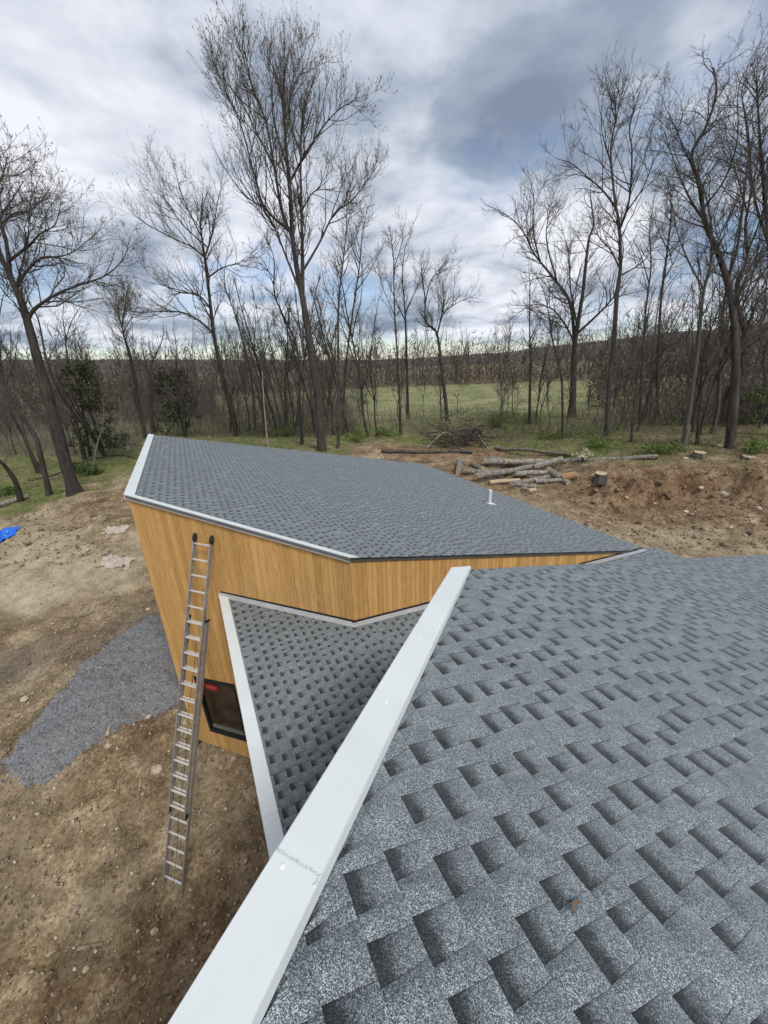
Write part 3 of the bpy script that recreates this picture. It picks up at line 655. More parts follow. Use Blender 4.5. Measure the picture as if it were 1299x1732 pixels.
# remaining walls of the upper block, plain board runs
gfoot = lambda P: gz(P[0], P[1])-.3
Ob = UP.pt(uA, vA)+VV*.04+UU*.03
def simple_wall(P0, P1, nout, zt0, zt1, zb0, zb1, label):
    d = P1-P0; d[2] = 0; L = np.linalg.norm(d); d /= L
    return board_wall('wall', label, np.array([P0[0], P0[1], 0.]), d, nout, L, lambda s: zt0+(zt1-zt0)*s/L, lambda s: zb0+(zb1-zb0)*s/L, bw=.284)
simple_wall(Ob, Bw-UU*.04+VV*.04, -VV, Aw[2]-.12, Bw[2]-.12, gfoot(Aw), gfoot(Bw), 'outer wall of golden boards under the high roof edge')
simple_wall(Bw-UU*.04+VV*.06, Cw-UU*.04-VV*.04, UU, Bw[2]-.15, Cw[2]-.16, gfoot(Bw), gfoot(Cw), 'rear wall of golden boards')
simple_wall(Cw-UU*.06-VV*.04, Dw-VV*.04+UU*.06, VV, Cw[2]-.16, Dw[2]-.16, gfoot(Cw), gfoot(Dw), 'end wall of golden boards under the low eave')
# wall under the sunken roof's white edge
simple_wall(LO.pt(lo_hi(vL0)-.12, vL0+.05), LO.pt(.95, vL0+.05), -VV, LO.pt(0, vL0)[2]-.14, LO.pt(0, vL0)[2]-.14, gfoot(W1), gfoot(W1)-.6, 'wall of golden boards under the sunken roof')
# window
def ae_pt(s, zz, off): P = Ow+ae_h*s+nAE*off; P = np.array(P); P[2] = zz; return P
window = link('window', MB().prism([ae_pt(s, zz, -.32) for s, zz in win], nAE*.004).data('window', [M['interior']]), house)
window['label'] = 'skewed four sided window with a black frame'
cx_ = sum(p[0] for p in win)/4; cz_ = sum(p[1] for p in win)/4
def inset(f): return [(cx_+(s-cx_)*f, cz_+(zz-cz_)*f) for s, zz in win]
outw, inw = win, inset(.90)
for j in range(4):
    a_, b_, c_, d_ = outw[j], outw[(j+1) % 4], inw[(j+1) % 4], inw[j]
    mb = MB(); mb.prism([ae_pt(*a_, .012), ae_pt(*b_, .012), ae_pt(*c_, .012), ae_pt(*d_, .012)], -nAE*.09)
    link('frame', mb.data('frame', [M['rubber']]), window)
    mb = MB(); mb.prism([ae_pt(*a_, -.08), ae_pt(*b_, -.08), ae_pt(*b_, -.31), ae_pt(*a_, -.31)], ZZ*.002)
    link('reveal', mb.data('reveal', [M['interior']]), window)
mb = MB(); mb.prism([ae_pt(*p, -.03) for p in inset(.905)], -nAE*.006); link('pane', mb.data('pane', [M['glass']]), window)
def wl_(a, b): # bilinear in the pane
    TL, TR, BR, BL = inset(.9); t = np.array(TL)*(1-a)+np.array(TR)*a; bb = np.array(BL)*(1-a)+np.array(BR)*a; return tuple(t*(1-b)+bb*b)
mb = MB(); mb.prism([ae_pt(*wl_(a, b), -.024) for a, b in ((.17, .06), (.52, .06), (.52, .17), (.17, .17))], nAE*.003)
st = link('sticker', mb.data('sticker', [M['sticker']]), window); st['label'] = 'red sticker inside the top of the window'
mb = MB(); mb.prism([ae_pt(*wl_(a, b), -.019) for a, b in ((.24, .095), (.46, .095), (.46, .13), (.24, .13))], nAE*.001); link('sticker_print', mb.data('sticker_print', [M['sticker_pale']]), window)
mb = MB(); mb.prism([ae_pt(*wl_(a, b), -.06) for a, b in ((0, .955), (1, .955), (1, 1), (0, 1))], -nAE*.05); None if False else link('sill', mb.data('sill', [M['concrete']]), window)
# foundation and torn black membrane at the wall foot
mb = MB(); mb.prism([ae_pt(0.02, botAE(0)+.01, -.03), ae_pt(2.6, botAE(2.2)+.01, -.03), ae_pt(2.6, botAE(2.2)-.7, -.03), ae_pt(0.02, botAE(0)-.7, -.03)], -nAE*.2)
link('foundation', mb.data('foundation', [M['concrete']]), house)
mb = MB(); pts = []
for i in range(9):
    s = .02+i*.11; pts.append((s, botAE(s)-.005, .02+.03*math.sin(i*2.1)))
for p, q in zip(pts[:-1], pts[1:]):
    mb.prism([ae_pt(p[0], p[1], -.02), ae_pt(q[0], q[1], -.02), ae_pt(q[0], q[1]-.06, q[2]+.05), ae_pt(p[0], p[1]-.06, p[2]+.05)], -ZZ*.01)
link('membrane', mb.data('membrane', [M['rubber']]), house)
# --- near roof
cHt = .042
Lb0, Lb1 = NE.at(288, 1732, cHt), NE.at(765, 960, cHt)
Rb0, Rb1 = NE.at(428, 1732, cHt), NE.at(796, 957, cHt)
cdirs = norm(norm(Lb1-Lb0)+norm(Rb1-Rb0)); cmid = (NE.at(552, 1300, cHt)+NE.at(632, 1300, cHt))/2
cperp = norm(np.cross(NE.n, cdirs)); cperp = cperp if cperp[0] > 0 else -cperp    # towards the shingles
cw = abs((NE.at(632, 1300, cHt)-NE.at(552, 1300, cHt))@cperp)
c_end = (Rb1-cmid)@cdirs; c_endL = (Lb1-cmid)@cdirs; c_seam = (NE.at(511, 1466, cHt)-cmid)@cdirs
Ql = cmid-cperp*cw/2; Qr = cmid+cperp*cw/2
un, vn = uv(Qr); ud_, vd_ = uv(Qr+cdirs); dudv = (ud_-un)/(vd_-vn)
u_far, v_far = uv(Rb1)
V_EAVE = 9.9
ne_hi = lambda v: float(un+dudv*(v-vn)) if v < v_far else float(u_far)
v_back = vn+(-2.6-un)/dudv
r_ne = roof_slab(NE, [(-2.6, v_back), (ne_hi(v_back)-.0, v_back), (u_far-.02, v_far-.02), (u_far-.02, V_EAVE), (-2.6, V_EAVE)][1:] + [(-2.6, v_back)], 'roof', 'near sloping shingle roof behind the long white coping')
shingles(NE, r_ne, v_back, V_EAVE, lambda v: -2.6, ne_hi, 5, n_obj=300)
fascia(NE.pt(u_far, v_far), NE.pt(u_far, V_EAVE), UU, .004, .002, .14, .02, 'darkgrey', r_ne)
fascia(NE.pt(u_far, V_EAVE), NE.pt(-2.6, V_EAVE), VV, .004, .002, .14, .02, 'darkgrey', r_ne)
def coping(s0L, s0R, s1L, s1R, lift):
    n = NE.n*lift; mb = MB()
    a0, a1, b0_, b1_ = Ql+cdirs*s0L+n, Ql+cdirs*s1L+n, Qr+cdirs*s0R+n, Qr+cdirs*s1R+n
    sag = -NE.n*.0015
    mb.prism([a0, a1, b1_, b0_], -NE.n*.003)
    dn = -NE.n*(cHt+lift-.010); fl = cperp*.012
    mb.prism([b0_, b1_, b1_+dn+fl, b0_+dn+fl], -cperp*.004)
    mb.prism([a0, a1, a1-ZZ*.17, a0-ZZ*.17], cperp*.004)
    # hemmed front fold
    mb.prism([b1_-cdirs*.002, a1-cdirs*.002, a1+dn, b1_+dn], -cdirs*.003)
    o = link('coping', mb.data('coping', [M['white']], bevel=.0012), r_ne); return o
s_back = -4.2
c1 = coping(s_back, s_back, c_seam+.0, c_seam+.0, .004); c1['label'] = 'near length of flat white metal coping'
c2 = coping(c_seam-.05, c_seam-.05, c_endL, c_end, 0.); c2['label'] = 'far length of flat white metal coping with a slanted tip'
# wood core below the coping
mb = MB(); mb.prism([Ql+cdirs*s_back-NE.n*.006+cperp*.012, Ql+cdirs*(c_endL-.02)-NE.n*.006+cperp*.012, Qr+cdirs*(c_end-.03)-NE.n*.006-cperp*.012, Qr+cdirs*s_back-NE.n*.006-cperp*.012], -ZZ*.12)
link('nailer', mb.data('nailer', [M['deadwood']]), r_ne)
# screws with washers and sealant
for px_, py_, lift in ((478, 1466, .0045), (653, 1188, 0), (708, 1077, 0), (771, 968, 0)):
    c = NE.at(px_, py_, cHt+lift); mb = MB(); mb.tube([c, c+NE.n*.0025, c+NE.n*.004], [.0085, .0085, .006], 12)
    mb.tube([c+NE.n*.004, c+NE.n*.0085], [.0045, .004], 6); link('screw', mb.data('screw', [M['pvc']]), r_ne)
def blob(c, r, sq, mat='sealant', name='sealant'):
    mb = MB(); mb.tube([c, c+NE.n*sq*.4, c+NE.n*sq*.8, c+NE.n*sq], [r, r*.85, r*.5, r*.1], 10); return link(name, mb.data(name, [M[mat]], smooth=True), r_ne)
for i in range(46):
    f = i/45; p = Ql+cperp*cw*(.02+.97*f)+cdirs*(c_seam+.002+.003*math.sin(i*1.3)+.002*math.sin(i*.41))+NE.n*.003
    if random.random() < .86: blob(p, .0018+.0022*random.random(), .002)
for i in range(7): blob(Qr+cdirs*(c_seam-.010-.007*i)+cperp*(.006*random.random()-.008)+NE.n*.003*(1 if i < 3 else -1), .004+.004*random.random(), .004)
# walls of the near block
zc0, zc1 = (Ql+cdirs*s_back)[2]-.1, (Ql+cdirs*c_endL)[2]-.1
wdir = norm([cdirs[0], cdirs[1], 0]); wn_ = np.array([-wdir[1], wdir[0], 0]); wn_ = wn_ if wn_[0] < 0 else -wn_
p0 = Ql+cdirs*s_back+cperp*.05; p1 = Ql+cdirs*(c_endL-.03)+cperp*.05
simple_wall(np.array([p0[0], p0[1], 0]), np.array([p1[0], p1[1], 0]), wn_, zc0, zc1, -.6, -.6, 'wall of golden boards under the long white coping')
p2 = NE.pt(u_far-.05, v_far); p3 = NE.pt(u_far-.05, V_EAVE-.05)
simple_wall(np.array([p2[0], p2[1], 0]), np.array([p3[0], p3[1], 0]), UU, p2[2]-.15, p3[2]-.15, 0., 0., 'side wall of golden boards under the near roof')
p4 = NE.pt(-2.5, V_EAVE-.05); simple_wall(np.array([p3[0], p3[1], 0]), np.array([p4[0], p4[1], 0]), VV, p3[2]-.15, p4[2]-.15, 0., 0., 'low wall of golden boards under the near eave')
# bits lying on the near roof
def chip(px_, py_, lab, mat, ln, wd, ang):
    c = NE.at(px_, py_, .011); a = math.cos(ang)*UU+math.sin(ang)*NE.sl; b = np.cross(NE.n, a); mb = MB(); n = 7; L1, L2 = [], []
    for i in range(n):
        t = i/(n-1); w_ = wd*math.sin(math.pi*(.08+.84*t)); cc = c+a*ln*(t-.5)+b*ln*.18*math.sin(t*5)+NE.n*(.002+.008*math.sin(t*math.pi))
        L1.append(cc+b*w_+NE.n*.003); L2.append(cc-b*w_)
    for i in range(n-1): mb.prism([L1[i], L1[i+1], L2[i+1], L2[i]], NE.n*.0008)
    link('dead_leaf', mb.data('dead_leaf', [M[mat]]), label=lab, cat='leaf')
chip(974, 1534, 'curled reddish dead leaf lying in a shingle cut-out', 'bud', .05, .007, .9)
chip(869, 1127, 'small dark dead leaf lying flat on the near shingles', 'bark', .05, .012, 1.3)

# ------------------------------------------------------------------ ladder
d = ray(342.5, 921.5); t = ((Aw+nAE*.10-CAM)@nAE)/(d@nAE); Tt = CAM+d*t
best = None
for z in np.arange(-9.0, -10.2, -.01):
    dd = ray(289, 1495); F_ = CAM+dd*(z/dd[2])
    e = abs(np.linalg.norm(F_-Tt)-22*.305)
    if best is None or e < best[0]: best = (e, F_)
Ft = best[1]; ldir = norm(Ft-Tt); lx = ae_h - ldir*(ae_h@ldir); lx = norm(lx); ln = norm(np.cross(lx, ldir)); ln = ln if ln@nAE > 0 else -ln
foot = Ft+ldir*.27
ladder = empty('extension_ladder', (float(foot[0]), float(foot[1]), float(foot[2])), 'long aluminium extension ladder leaning on the diagonal wood wall', 'ladder')
def rail(s0, s1, x, off, hw):
    mb = MB(); a = Tt+ldir*s0+lx*x+ln*off; b = Tt+ldir*s1+lx*x+ln*off; c = (a+b)/2; hl = np.linalg.norm(b-a)/2
    sx = 1 if x > 0 else -1
    mb.box(c+lx*sx*.008, ldir*hl, lx*.004, ln*.034); mb.box(c+ln*.031, ldir*hl, lx*.014, ln*.004); mb.box(c-ln*.031, ldir*hl, lx*.014, ln*.004)
    return link('rail', mb.data('rail', [M['alu_dull']]), ladder)
RS = .305; hf, hb_ = .195, .222
for sx in (-1, 1):
    rail(-.10, 17*RS+.12, sx*hf, 0, .03); rail(5*RS-.12, 22*RS+.22, sx*hb_, -.075, .03)
def rung(i, hw, off):
    c = Tt+ldir*i*RS+ln*off; mb = MB(); n = 8
    mb.tube([c-lx*hw, c+lx*hw], .0165, 10); mb.box(c+ZZ*.012, lx*hw*.97, norm(np.cross(lx, ZZ))*.015, ZZ*.004)
    link('rung', mb.data('rung', [M['rung']]), ladder)
for i in range(18): rung(i, hf+.006, 0)
for i in range(5, 23): rung(i, hb_+.006, -.075)
for sx in (-1, 1):
    mb = MB(); c = Tt-ldir*.13+lx*sx*hf; mb.tube([c+ldir*.09, c+ldir*.05, c, c-ldir*.05, c-ldir*.075], [.034, .044, .046, .038, .016], 14)
    link('end_cap', mb.data('end_cap', [M['rubber']], smooth=True), ladder)
    a = Tt+ldir*(22*RS+.2)+lx*sx*hb_-ln*.075; mb = MB(); mb.box(a+ldir*.03, lx*.025, ln*.05, ldir*.045); mb.box(a+ldir*.075, lx*.04, norm(np.cross(lx, ZZ))*.06, ZZ*.008)
    link('shoe', mb.data('shoe', [M['alu']]), ladder)
    a = Tt+ldir*(5*RS-.08)+lx*sx*hb_-ln*.06; mb = MB(); mb.box(a, lx*.02, ln*.055, ldir*.022); link('guide_bracket', mb.data('guide_bracket', [M['rubber']], bevel=.006), ladder)
    a = Tt+ldir*(17*RS+.1)+lx*sx*(hf+.012)-ln*.02; mb = MB(); mb.box(a, lx*.018, ln*.04, ldir*.05); link('rung_lock', mb.data('rung_lock', [M['rubber']], bevel=.006), ladder)
mb = MB(); rp = [Tt+ldir*(6*RS+i*.35)+lx*(.03+.012*math.sin(i*1.1))-ln*(.03+.006*math.cos(i)) for i in range(15)]; mb.tube(rp, .0045, 6); link('rope', mb.data('rope', [M['rubber']]), ladder)
# ------------------------------------------------------------------ trees
def tubes(P, R, sides):
    """P (B,n,3) polylines, R (B,n) radii -> V, F"""
    B, n, _ = P.shape
    T = np.empty_like(P); T[:, 1:-1] = P[:, 2:]-P[:, :-2]; T[:, 0] = P[:, 1]-P[:, 0]; T[:, -1] = P[:, -1]-P[:, -2]
    T /= np.linalg.norm(T, axis=2, keepdims=True)+1e-9
    ref = np.where(np.abs(T[:, :1, 2:3]) < .85, np.array([0, 0, 1.]), np.array([1., 0, 0]))
    A = np.cross(T, np.broadcast_to(ref, T.shape)); A /= np.linalg.norm(A, axis=2, keepdims=True)+1e-9; C = np.cross(T, A)
    th = 2*np.pi*np.arange(sides)/sides
    V = P[:, :, None]+R[:, :, None, None]*(np.cos(th)[None, None, :, None]*A[:, :, None]+np.sin(th)[None, None, :, None]*C[:, :, None])
    i = np.arange(B*n*sides).reshape(B, n, sides); j = np.roll(i, -1, 2)
    F = np.stack([i[:, :-1], j[:, :-1], j[:, 1:], i[:, 1:]], -1).reshape(-1, 4)
    return V.reshape(-1, 3), F
def ribbons(P, R):
    B, n, _ = P.shape; T = unit(P[:, -1]-P[:, 0]); A = unit(np.cross(T, unit(rng.normal(size=(B, 3)))))
    V = np.stack([P-A[:, None]*R[..., None], P+A[:, None]*R[..., None]], 2); i = np.arange(B*n*2).reshape(B, n, 2)
    F = np.stack([i[:, :-1, 0], i[:, :-1, 1], i[:, 1:, 1], i[:, 1:, 0]], -1).reshape(-1, 4); return V.reshape(-1, 3), F
class Geo:
    def __init__(s): s.V = []; s.F = []; s.n = 0
    def add(s, V, F):
        if len(V): s.V.append(V); s.F.append(F+s.n); s.n += len(V)
    def mesh(s, name, mat, smooth=False):
        ks = sorted({f.shape[1] for f in s.F}); return mesh_np(name, np.concatenate(s.V), [np.concatenate([f for f in s.F if f.shape[1] == k]) for k in ks], [mat], smooth=smooth)
def catmull(P, m):
    P = np.asarray(P, float); n = len(P)
    if n == 2: return P[0]+(P[1]-P[0])*np.linspace(0, 1, m)[:, None]
    Q = np.vstack([2*P[0]-P[1], P, 2*P[-1]-P[-2]]); s = np.linspace(0, n-1-1e-6, m); k = s.astype(int); t = (s-k)[:, None]
    p0, p1, p2, p3 = Q[k], Q[k+1], Q[k+2], Q[k+3]
    return .5*((2*p1)+(-p0+p2)*t+(2*p0-5*p1+4*p2-p3)*t*t+(-p0+3*p1-3*p2+p3)*t**3)
def unit(a): return a/(np.linalg.norm(a, axis=-1, keepdims=True)+1e-9)
def spawn(r, S, D, Ln, R0, n, wander, trop, R1f=.35):
    """grow polylines from start points S along D"""
    B = len(S); P = np.empty((B, n, 3)); P[:, 0] = S; d = unit(D)
    for k in range(1, n):
        d = unit(d+r.normal(size=(B, 3))*wander+np.array([0, 0, 1.])*trop); P[:, k] = P[:, k-1]+d*(Ln/(n-1))[:, None]
    return P, R0[:, None]*np.linspace(1, R1f, n)[None]
def children(r, P, R, m, t0, ang, lenf, ln, rad, n, wander, trop, rmin, tip=True):
    B, k, _ = P.shape; t = np.sort(r.uniform(t0, .97, (B, m)), 1)
    if tip: t[:, -1] = .995
    s = t*(k-1); i = np.minimum(s.astype(int), k-2); f = (s-i)[..., None]; b = np.arange(B)[:, None]
    S = P[b, i]*(1-f)+P[b, i+1]*f; T = unit(P[b, i+1]-P[b, i]); rr = (R[b, i]*(1-f[..., 0])+R[b, i+1]*f[..., 0])
    pr = unit(np.cross(T, unit(r.normal(size=T.shape)))); a = r.uniform(ang[0], ang[1], (B, m))
    if tip: a[:, -1] *= .3
    D = T*np.cos(a)[..., None]+pr*np.sin(a)[..., None]
    L = (ln[:, None] if hasattr(ln, 'shape') else ln)*lenf*r.uniform(.55, 1.25, (B, m))*(1.15-.55*t)
    R0 = np.maximum(np.minimum(rr*.62, rad*np.ones_like(rr)+.008*L), rmin)
    return spawn(r, S.reshape(-1, 3), D.reshape(-1, 3), L.ravel(), R0.ravel(), n, wander, trop)+(L.ravel(),)
def build_tree(r, limbs, l1=3.0, step=.55, m2=6, m3=5, l2=.42, l3=.45, ang=(.45, 1.0), trop=.06, twig=.011, start=.3, buds=0, wander=.16, sides=7):
    """limbs: list of (points, r0, r1, first branch at). Returns trunk Geo, crown Geo, bud Geo"""
    tg, cg, bg_ = Geo(), Geo(), Geo(); BUILT = []
    S1 = [[], [], [], [], []]
    for li, (pts, r0, r1, st) in enumerate(limbs):
        P = catmull(pts, max(8, len(pts)*4)); L = np.linalg.norm(np.diff(P, axis=0), axis=1).sum()
        m = len(P); jit = r.normal(size=(m, 3))*.012*L/ m; jit[0] = 0; P = P+np.cumsum(jit, 0)*.5
        if li and BUILT:
            AP = np.concatenate([q[0] for q in BUILT]); AR = np.concatenate([q[1] for q in BUILT]); j = int(np.argmin(((AP-P[0])**2).sum(1)))
            fall = np.linspace(1, 0, m)[:, None]**3; P = P+(AP[j]-P[0])*fall; r0 = min(r0, AR[j]*.85)
        R = (r1+(r0-r1)*(1-np.linspace(0, 1, m))**(1.4 if li else 1.3))*(1+.05*r.normal(size=m)); BUILT.append((P, R))
        if li == 0: R[0] *= 1.35; R[1] *= 1.1
        V, F = tubes(P[None], R[None], sides if r0 > .06 else 5); tg.add(V, F)
        n = max(2, int(L*(1-st)/step)); t = np.sort(r.uniform(st, .985, n)); t[-1] = .99
        s = t*(m-1); i = np.minimum(s.astype(int), m-2); f = (s-i)[:, None]; S = P[i]*(1-f)+P[i+1]*f; T = unit(P[i+1]-P[i])
        pr = unit(np.cross(T, unit(r.normal(size=T.shape)))); a = r.uniform(ang[0], ang[1], n); a[-1] *= .2
        D = T*np.cos(a)[:, None]+pr*np.sin(a)[:, None]
        ln = l1*r.uniform(.4, 1.15, n)*(1.1-.68*t); rr = np.interp(t, [0, 1], [r0, r1])
        S1[0].append(S); S1[1].append(D); S1[2].append(ln); S1[3].append(np.minimum(rr*.55, .012+.011*ln))
    S, D, ln, rr = [np.concatenate(q) for q in S1[:4]]
    P1, R1 = spawn(r, S, D, ln, rr, 7, wander, trop); V, F = tubes(P1, R1, 4); cg.add(V, F)
    P2, R2, L2 = children(r, P1, R1, m2, .2, (.4, .95), l2, ln, .006, 5, wander*1.1, trop*1.2, twig*1.05); V, F = tubes(P2, R2, 3); cg.add(V, F)
    if m3:
        P3, R3, L3 = children(r, P2, R2, m3, .2, (.4, 1.0), l3, L2, .003, 3, wander*1.2, trop*1.5, twig*.8); V, F = tubes(P3, R3, 3); cg.add(V, F)
    else: P3 = P2
    if buds:
        sel = r.random(len(P3)) < buds; Q = P3[sel]; e = Q[:, -1]; dd = unit(Q[:, -1]-Q[:, -2]); n = len(e)
        BP = np.stack([e-dd*.03, e+dd*.05, e+dd*.13], 1); V, F = ribbons(BP, np.tile([.006, .020, .004], (n, 1))); bg_.add(V, F)
    return tg, cg, bg_
def put_tree(name, label, base, geo, mats, cat='tree', group=None):
    e = empty(name, tuple(float(c) for c in base), label, cat, group)
    tg, cg, bg_ = geo
    link('trunk', tg.mesh('trunk', M[mats[0]], True), e); link('crown', cg.mesh('crown', M[mats[1]]), e)
    if bg_.n: link('buds', bg_.mesh('buds', M[mats[2]]), e, kind='stuff')
    return e
def traced(name, label, base_px, rad_px, trunk, limbs, seed, mats=('bark', 'twig', 'bud'), depth=1.0, group=None, **kw):
    """main stems follow the photographed ones; each limb leans towards or away from the viewer by its own amount"""
    r = np.random.default_rng(seed); B = hit(*base_px); nrm = norm([B[0], B[1], 0]); dist = (B-CAM)@nrm
    def w(p, k):
        d = ray(*p); return CAM+d*(dist*(1+k)/(d@nrm))
    def line(pts, k0, k1): return [w(p, k0+(k1-k0)*i/(len(pts)-1)) for i, p in enumerate(pts)]
    sc = dist/(nrm@_fw)/1.0; pr = np.linalg.norm(B-CAM)/FPX*.95
    tp = line([base_px]+trunk, 0, r.uniform(-.03, .03)); tp[0] = B-ZZ*.25
    rad_px *= .82; L = [(tp, rad_px*pr, max(.02, rad_px*pr*.14), .42)]
    for item in limbs:
        pts, rp = item[0], item[1]; k1 = r.uniform(-.1, .1) if len(item) < 3 else item[2]
        L.append((line(pts, 0, k1), rp*pr*.74, max(.013, rp*pr*.13), .15))
    return put_tree(name, label, B, build_tree(r, L, **kw), mats, group=group)

# the big trees that stand out one by one (pixel traces of stems)
def c5(*p): return [(x/2.309, 100+y/2.309) for x, y in p]
def c6(*p): return [(200+x/2.278, 20+y/2.278) for x, y in p]
def c7(*p): return [(700+x/2.168, 60+y/2.168) for x, y in p]
traced('big_leaning_tree', 'thick dark tree leaning left with long side limbs above the dirt edge', (126, 833), 10.5, c5((250, 1560), (190, 1330), (150, 1190), (110, 1040), (75, 930), (30, 830), (0, 760), (-25, 640), (-40, 480)),
 [(c5((118, 1005), (150, 960), (230, 910), (310, 880), (410, 845), (480, 780), (510, 690)), 3.2), (c5((70, 900), (100, 840), (160, 780), (240, 770), (300, 745), (400, 660)), 3.0), (c5((35, 835), (20, 700), (0, 620), (40, 560), (90, 480)), 3.6),
  (c5((28, 790), (110, 730), (160, 680), (215, 645), (240, 560)), 2.4), (c5((5, 640), (60, 600), (130, 585), (200, 500)), 2.2), (c5((0, 700), (-30, 560), (20, 420), (30, 370)), 2.4), (c5((60, 880), (85, 800), (110, 690), (120, 560), (160, 450)), 2.0)], 101, l1=3.8, step=.26, m2=8, m3=6, l2=.55, twig=.0062, buds=.2)
traced('spreading_tree', 'dark spreading tree with a long crooked low limb behind the white roof edge', (402, 737), 6.2, c5((905, 1370), (880, 1280), (840, 1100), (822, 950), (800, 770), (785, 660), (790, 560)),
 [(c5((832, 1065), (780, 1020), (720, 990), (640, 985), (540, 990), (450, 975)), 2.4), (c5((818, 975), (770, 920), (700, 910), (620, 870), (540, 790)), 2.1), (c5((802, 790), (750, 740), (690, 710), (600, 660), (520, 610)), 2.2), (c5((826, 865), (870, 820), (930, 795), (1000, 760)), 1.9),
  (c5((800, 780), (830, 680), (850, 560), (870, 470)), 1.8), (c5((790, 700), (740, 600), (700, 500), (690, 450)), 1.8), (c5((790, 740), (700, 640), (640, 540), (600, 470)), 1.6)], 102, l1=5.4, step=.36, m2=7, m3=6, l2=.55, twig=.0085, trop=.1, buds=.25)
traced('tall_tree', 'tallest tree with several upright stems and a high fan shaped crown', (545, 762), 9.0, c6((770, 1500), (740, 1290), (715, 1130), (690, 1000), (672, 880), (662, 700), (645, 500), (637, 300), (643, 200)),
 [(c6((668, 880), (630, 780), (600, 600), (570, 430), (520, 300), (495, 190), (484, 120)), 4.0), (c6((655, 860), (560, 760), (520, 620), (470, 430), (420, 320), (402, 240)), 2.6), (c6((738, 1110), (725, 950), (712, 760), (705, 550), (712, 400), (760, 240)), 4.6),
  (c6((745, 1010), (790, 900), (840, 780), (900, 730), (950, 660), (1000, 590)), 2.6), (c6((712, 670), (740, 560), (800, 440), (860, 370), (930, 330)), 2.4), (c6((700, 1090), (650, 960), (600, 830), (540, 720), (500, 560), (440, 440)), 2.6),
  (c6((712, 420), (700, 280), (712, 220), (706, 160)), 1.8), (c6((610, 620), (540, 480), (480, 360), (410, 260), (406, 200)), 2.0), (c6((655, 600), (600, 420), (590, 280), (570, 200)), 2.0), (c6((720, 760), (760, 690), (830, 680), (870, 640)), 1.6), (c6((705, 560), (660, 400), (670, 270), (688, 190)), 1.8)], 103, l1=4.0, step=.3, m2=7, m3=5, l2=.55, ang=(.35, .95), trop=.15, twig=.0085, buds=.4)
traced('twisted_tree', 'tree with a kinked forked trunk standing alone by the field', (757, 712), 4.2, c7((115, 1330), (105, 1250), (88, 1110), (70, 1075), (42, 1050), (40, 960), (30, 900), (25, 820)),
 [(c7((92, 1090), (110, 1020), (160, 980), (230, 950)), 2.2), (c7((40, 970), (60, 900), (100, 850), (130, 820)), 1.6), (c7((100, 1040), (110, 960), (100, 880)), 1.5)], 104, ('bark', 'twig_pale', 'bud_green'), l1=4.6, step=.36, m2=7, m3=6, l2=.48, twig=.010, trop=.1)
traced('forked_tree', 'tree forking low into five long limbs in front of the green field', (968, 706), 6.4, c7((585, 1250), (590, 1130), (600, 1060), (620, 940), (640, 760), (660, 690), (650, 600)),
 [(c7((588, 1130), (570, 980), (510, 890), (440, 800), (400, 720), (340, 660), (260, 620)), 3.4), (c7((580, 1120), (545, 1050), (500, 1000), (430, 990), (340, 1050)), 2.3), (c7((590, 1070), (572, 930), (566, 800), (540, 700)), 2.2), (c7((605, 1095), (690, 1010), (745, 945), (800, 880)), 2.8), (c7((440, 800), (430, 700), (440, 600), (420, 520)), 1.8), (c7((505, 890), (480, 740), (500, 640), (520, 560)), 1.8)], 105, l1=5.0, step=.4, m2=7, m3=6, l2=.55, twig=.010)
traced('straight_tree', 'tall straight grey tree with a high rounded crown at the wood edge', (1029, 737), 5.2, c7((712, 1350), (730, 1150), (745, 950), (757, 850), (752, 690), (737, 605), (722, 420), (740, 300), (735, 200)),
 [(c7((738, 615), (690, 560), (640, 520), (580, 470), (520, 450)), 2.2), (c7((756, 700), (790, 600), (800, 430), (790, 330), (830, 200)), 2.6), (c7((756, 840), (720, 780), (680, 740), (650, 650)), 1.7), (c7((768, 880), (830, 840), (870, 790), (900, 700)), 1.8), (c7((775, 660), (840, 560), (880, 460), (930, 380)), 2.0), (c7((725, 450), (690, 350), (690, 230)), 1.6)], 106, ('bark_grey', 'twig', 'bud'), l1=4.2, step=.32, m2=7, m3=6, l2=.48, twig=.009)
traced('leaning_grey_tree', 'grey trunk leaning right among the trees above the cut bank', (1157, 754), 4.6, c7((1005, 1400), (1020, 1300), (1040, 1150), (1060, 950), (1085, 850), (1090, 700), (1060, 560), (1000, 420)),
 [(c7((1062, 940), (1000, 820), (960, 700), (940, 560)), 1.9), (c7((1085, 850), (1110, 760), (1170, 640), (1200, 500)), 2.0), (c7((1088, 700), (1000, 600), (930, 540)), 1.6)], 107, ('bark_grey', 'twig', 'bud'), l1=3.6, step=.3, m2=7, m3=6, l2=.5, twig=.008)
traced('stout_tree', 'stout dark tree with a thick bent trunk and wide crown above the cut bank', (1237, 757), 7.4, c7((1168, 1400), (1180, 1250), (1180, 1130), (1172, 1020), (1150, 900), (1110, 780), (1070, 690), (1050, 560), (1020, 440), (1070, 340), (1110, 220), (1100, 120)),
 [(c7((1150, 910), (1190, 760), (1210, 600), (1230, 440), (1260, 300)), 2.6), (c7((1060, 690), (1010, 600), (960, 480), (900, 300)), 2.2), (c7((1040, 470), (1000, 420), (960, 340), (920, 260)), 1.8), (c7((1075, 620), (1150, 520), (1190, 380), (1190, 200), (1230, 100)), 2.2), (c7((1110, 790), (1160, 800), (1225, 820)), 1.8), (c7((1180, 1000), (1230, 860), (1290, 760)), 1.9)], 108, l1=4.0, step=.32, m2=7, m3=5, l2=.5, twig=.008, wander=.22)
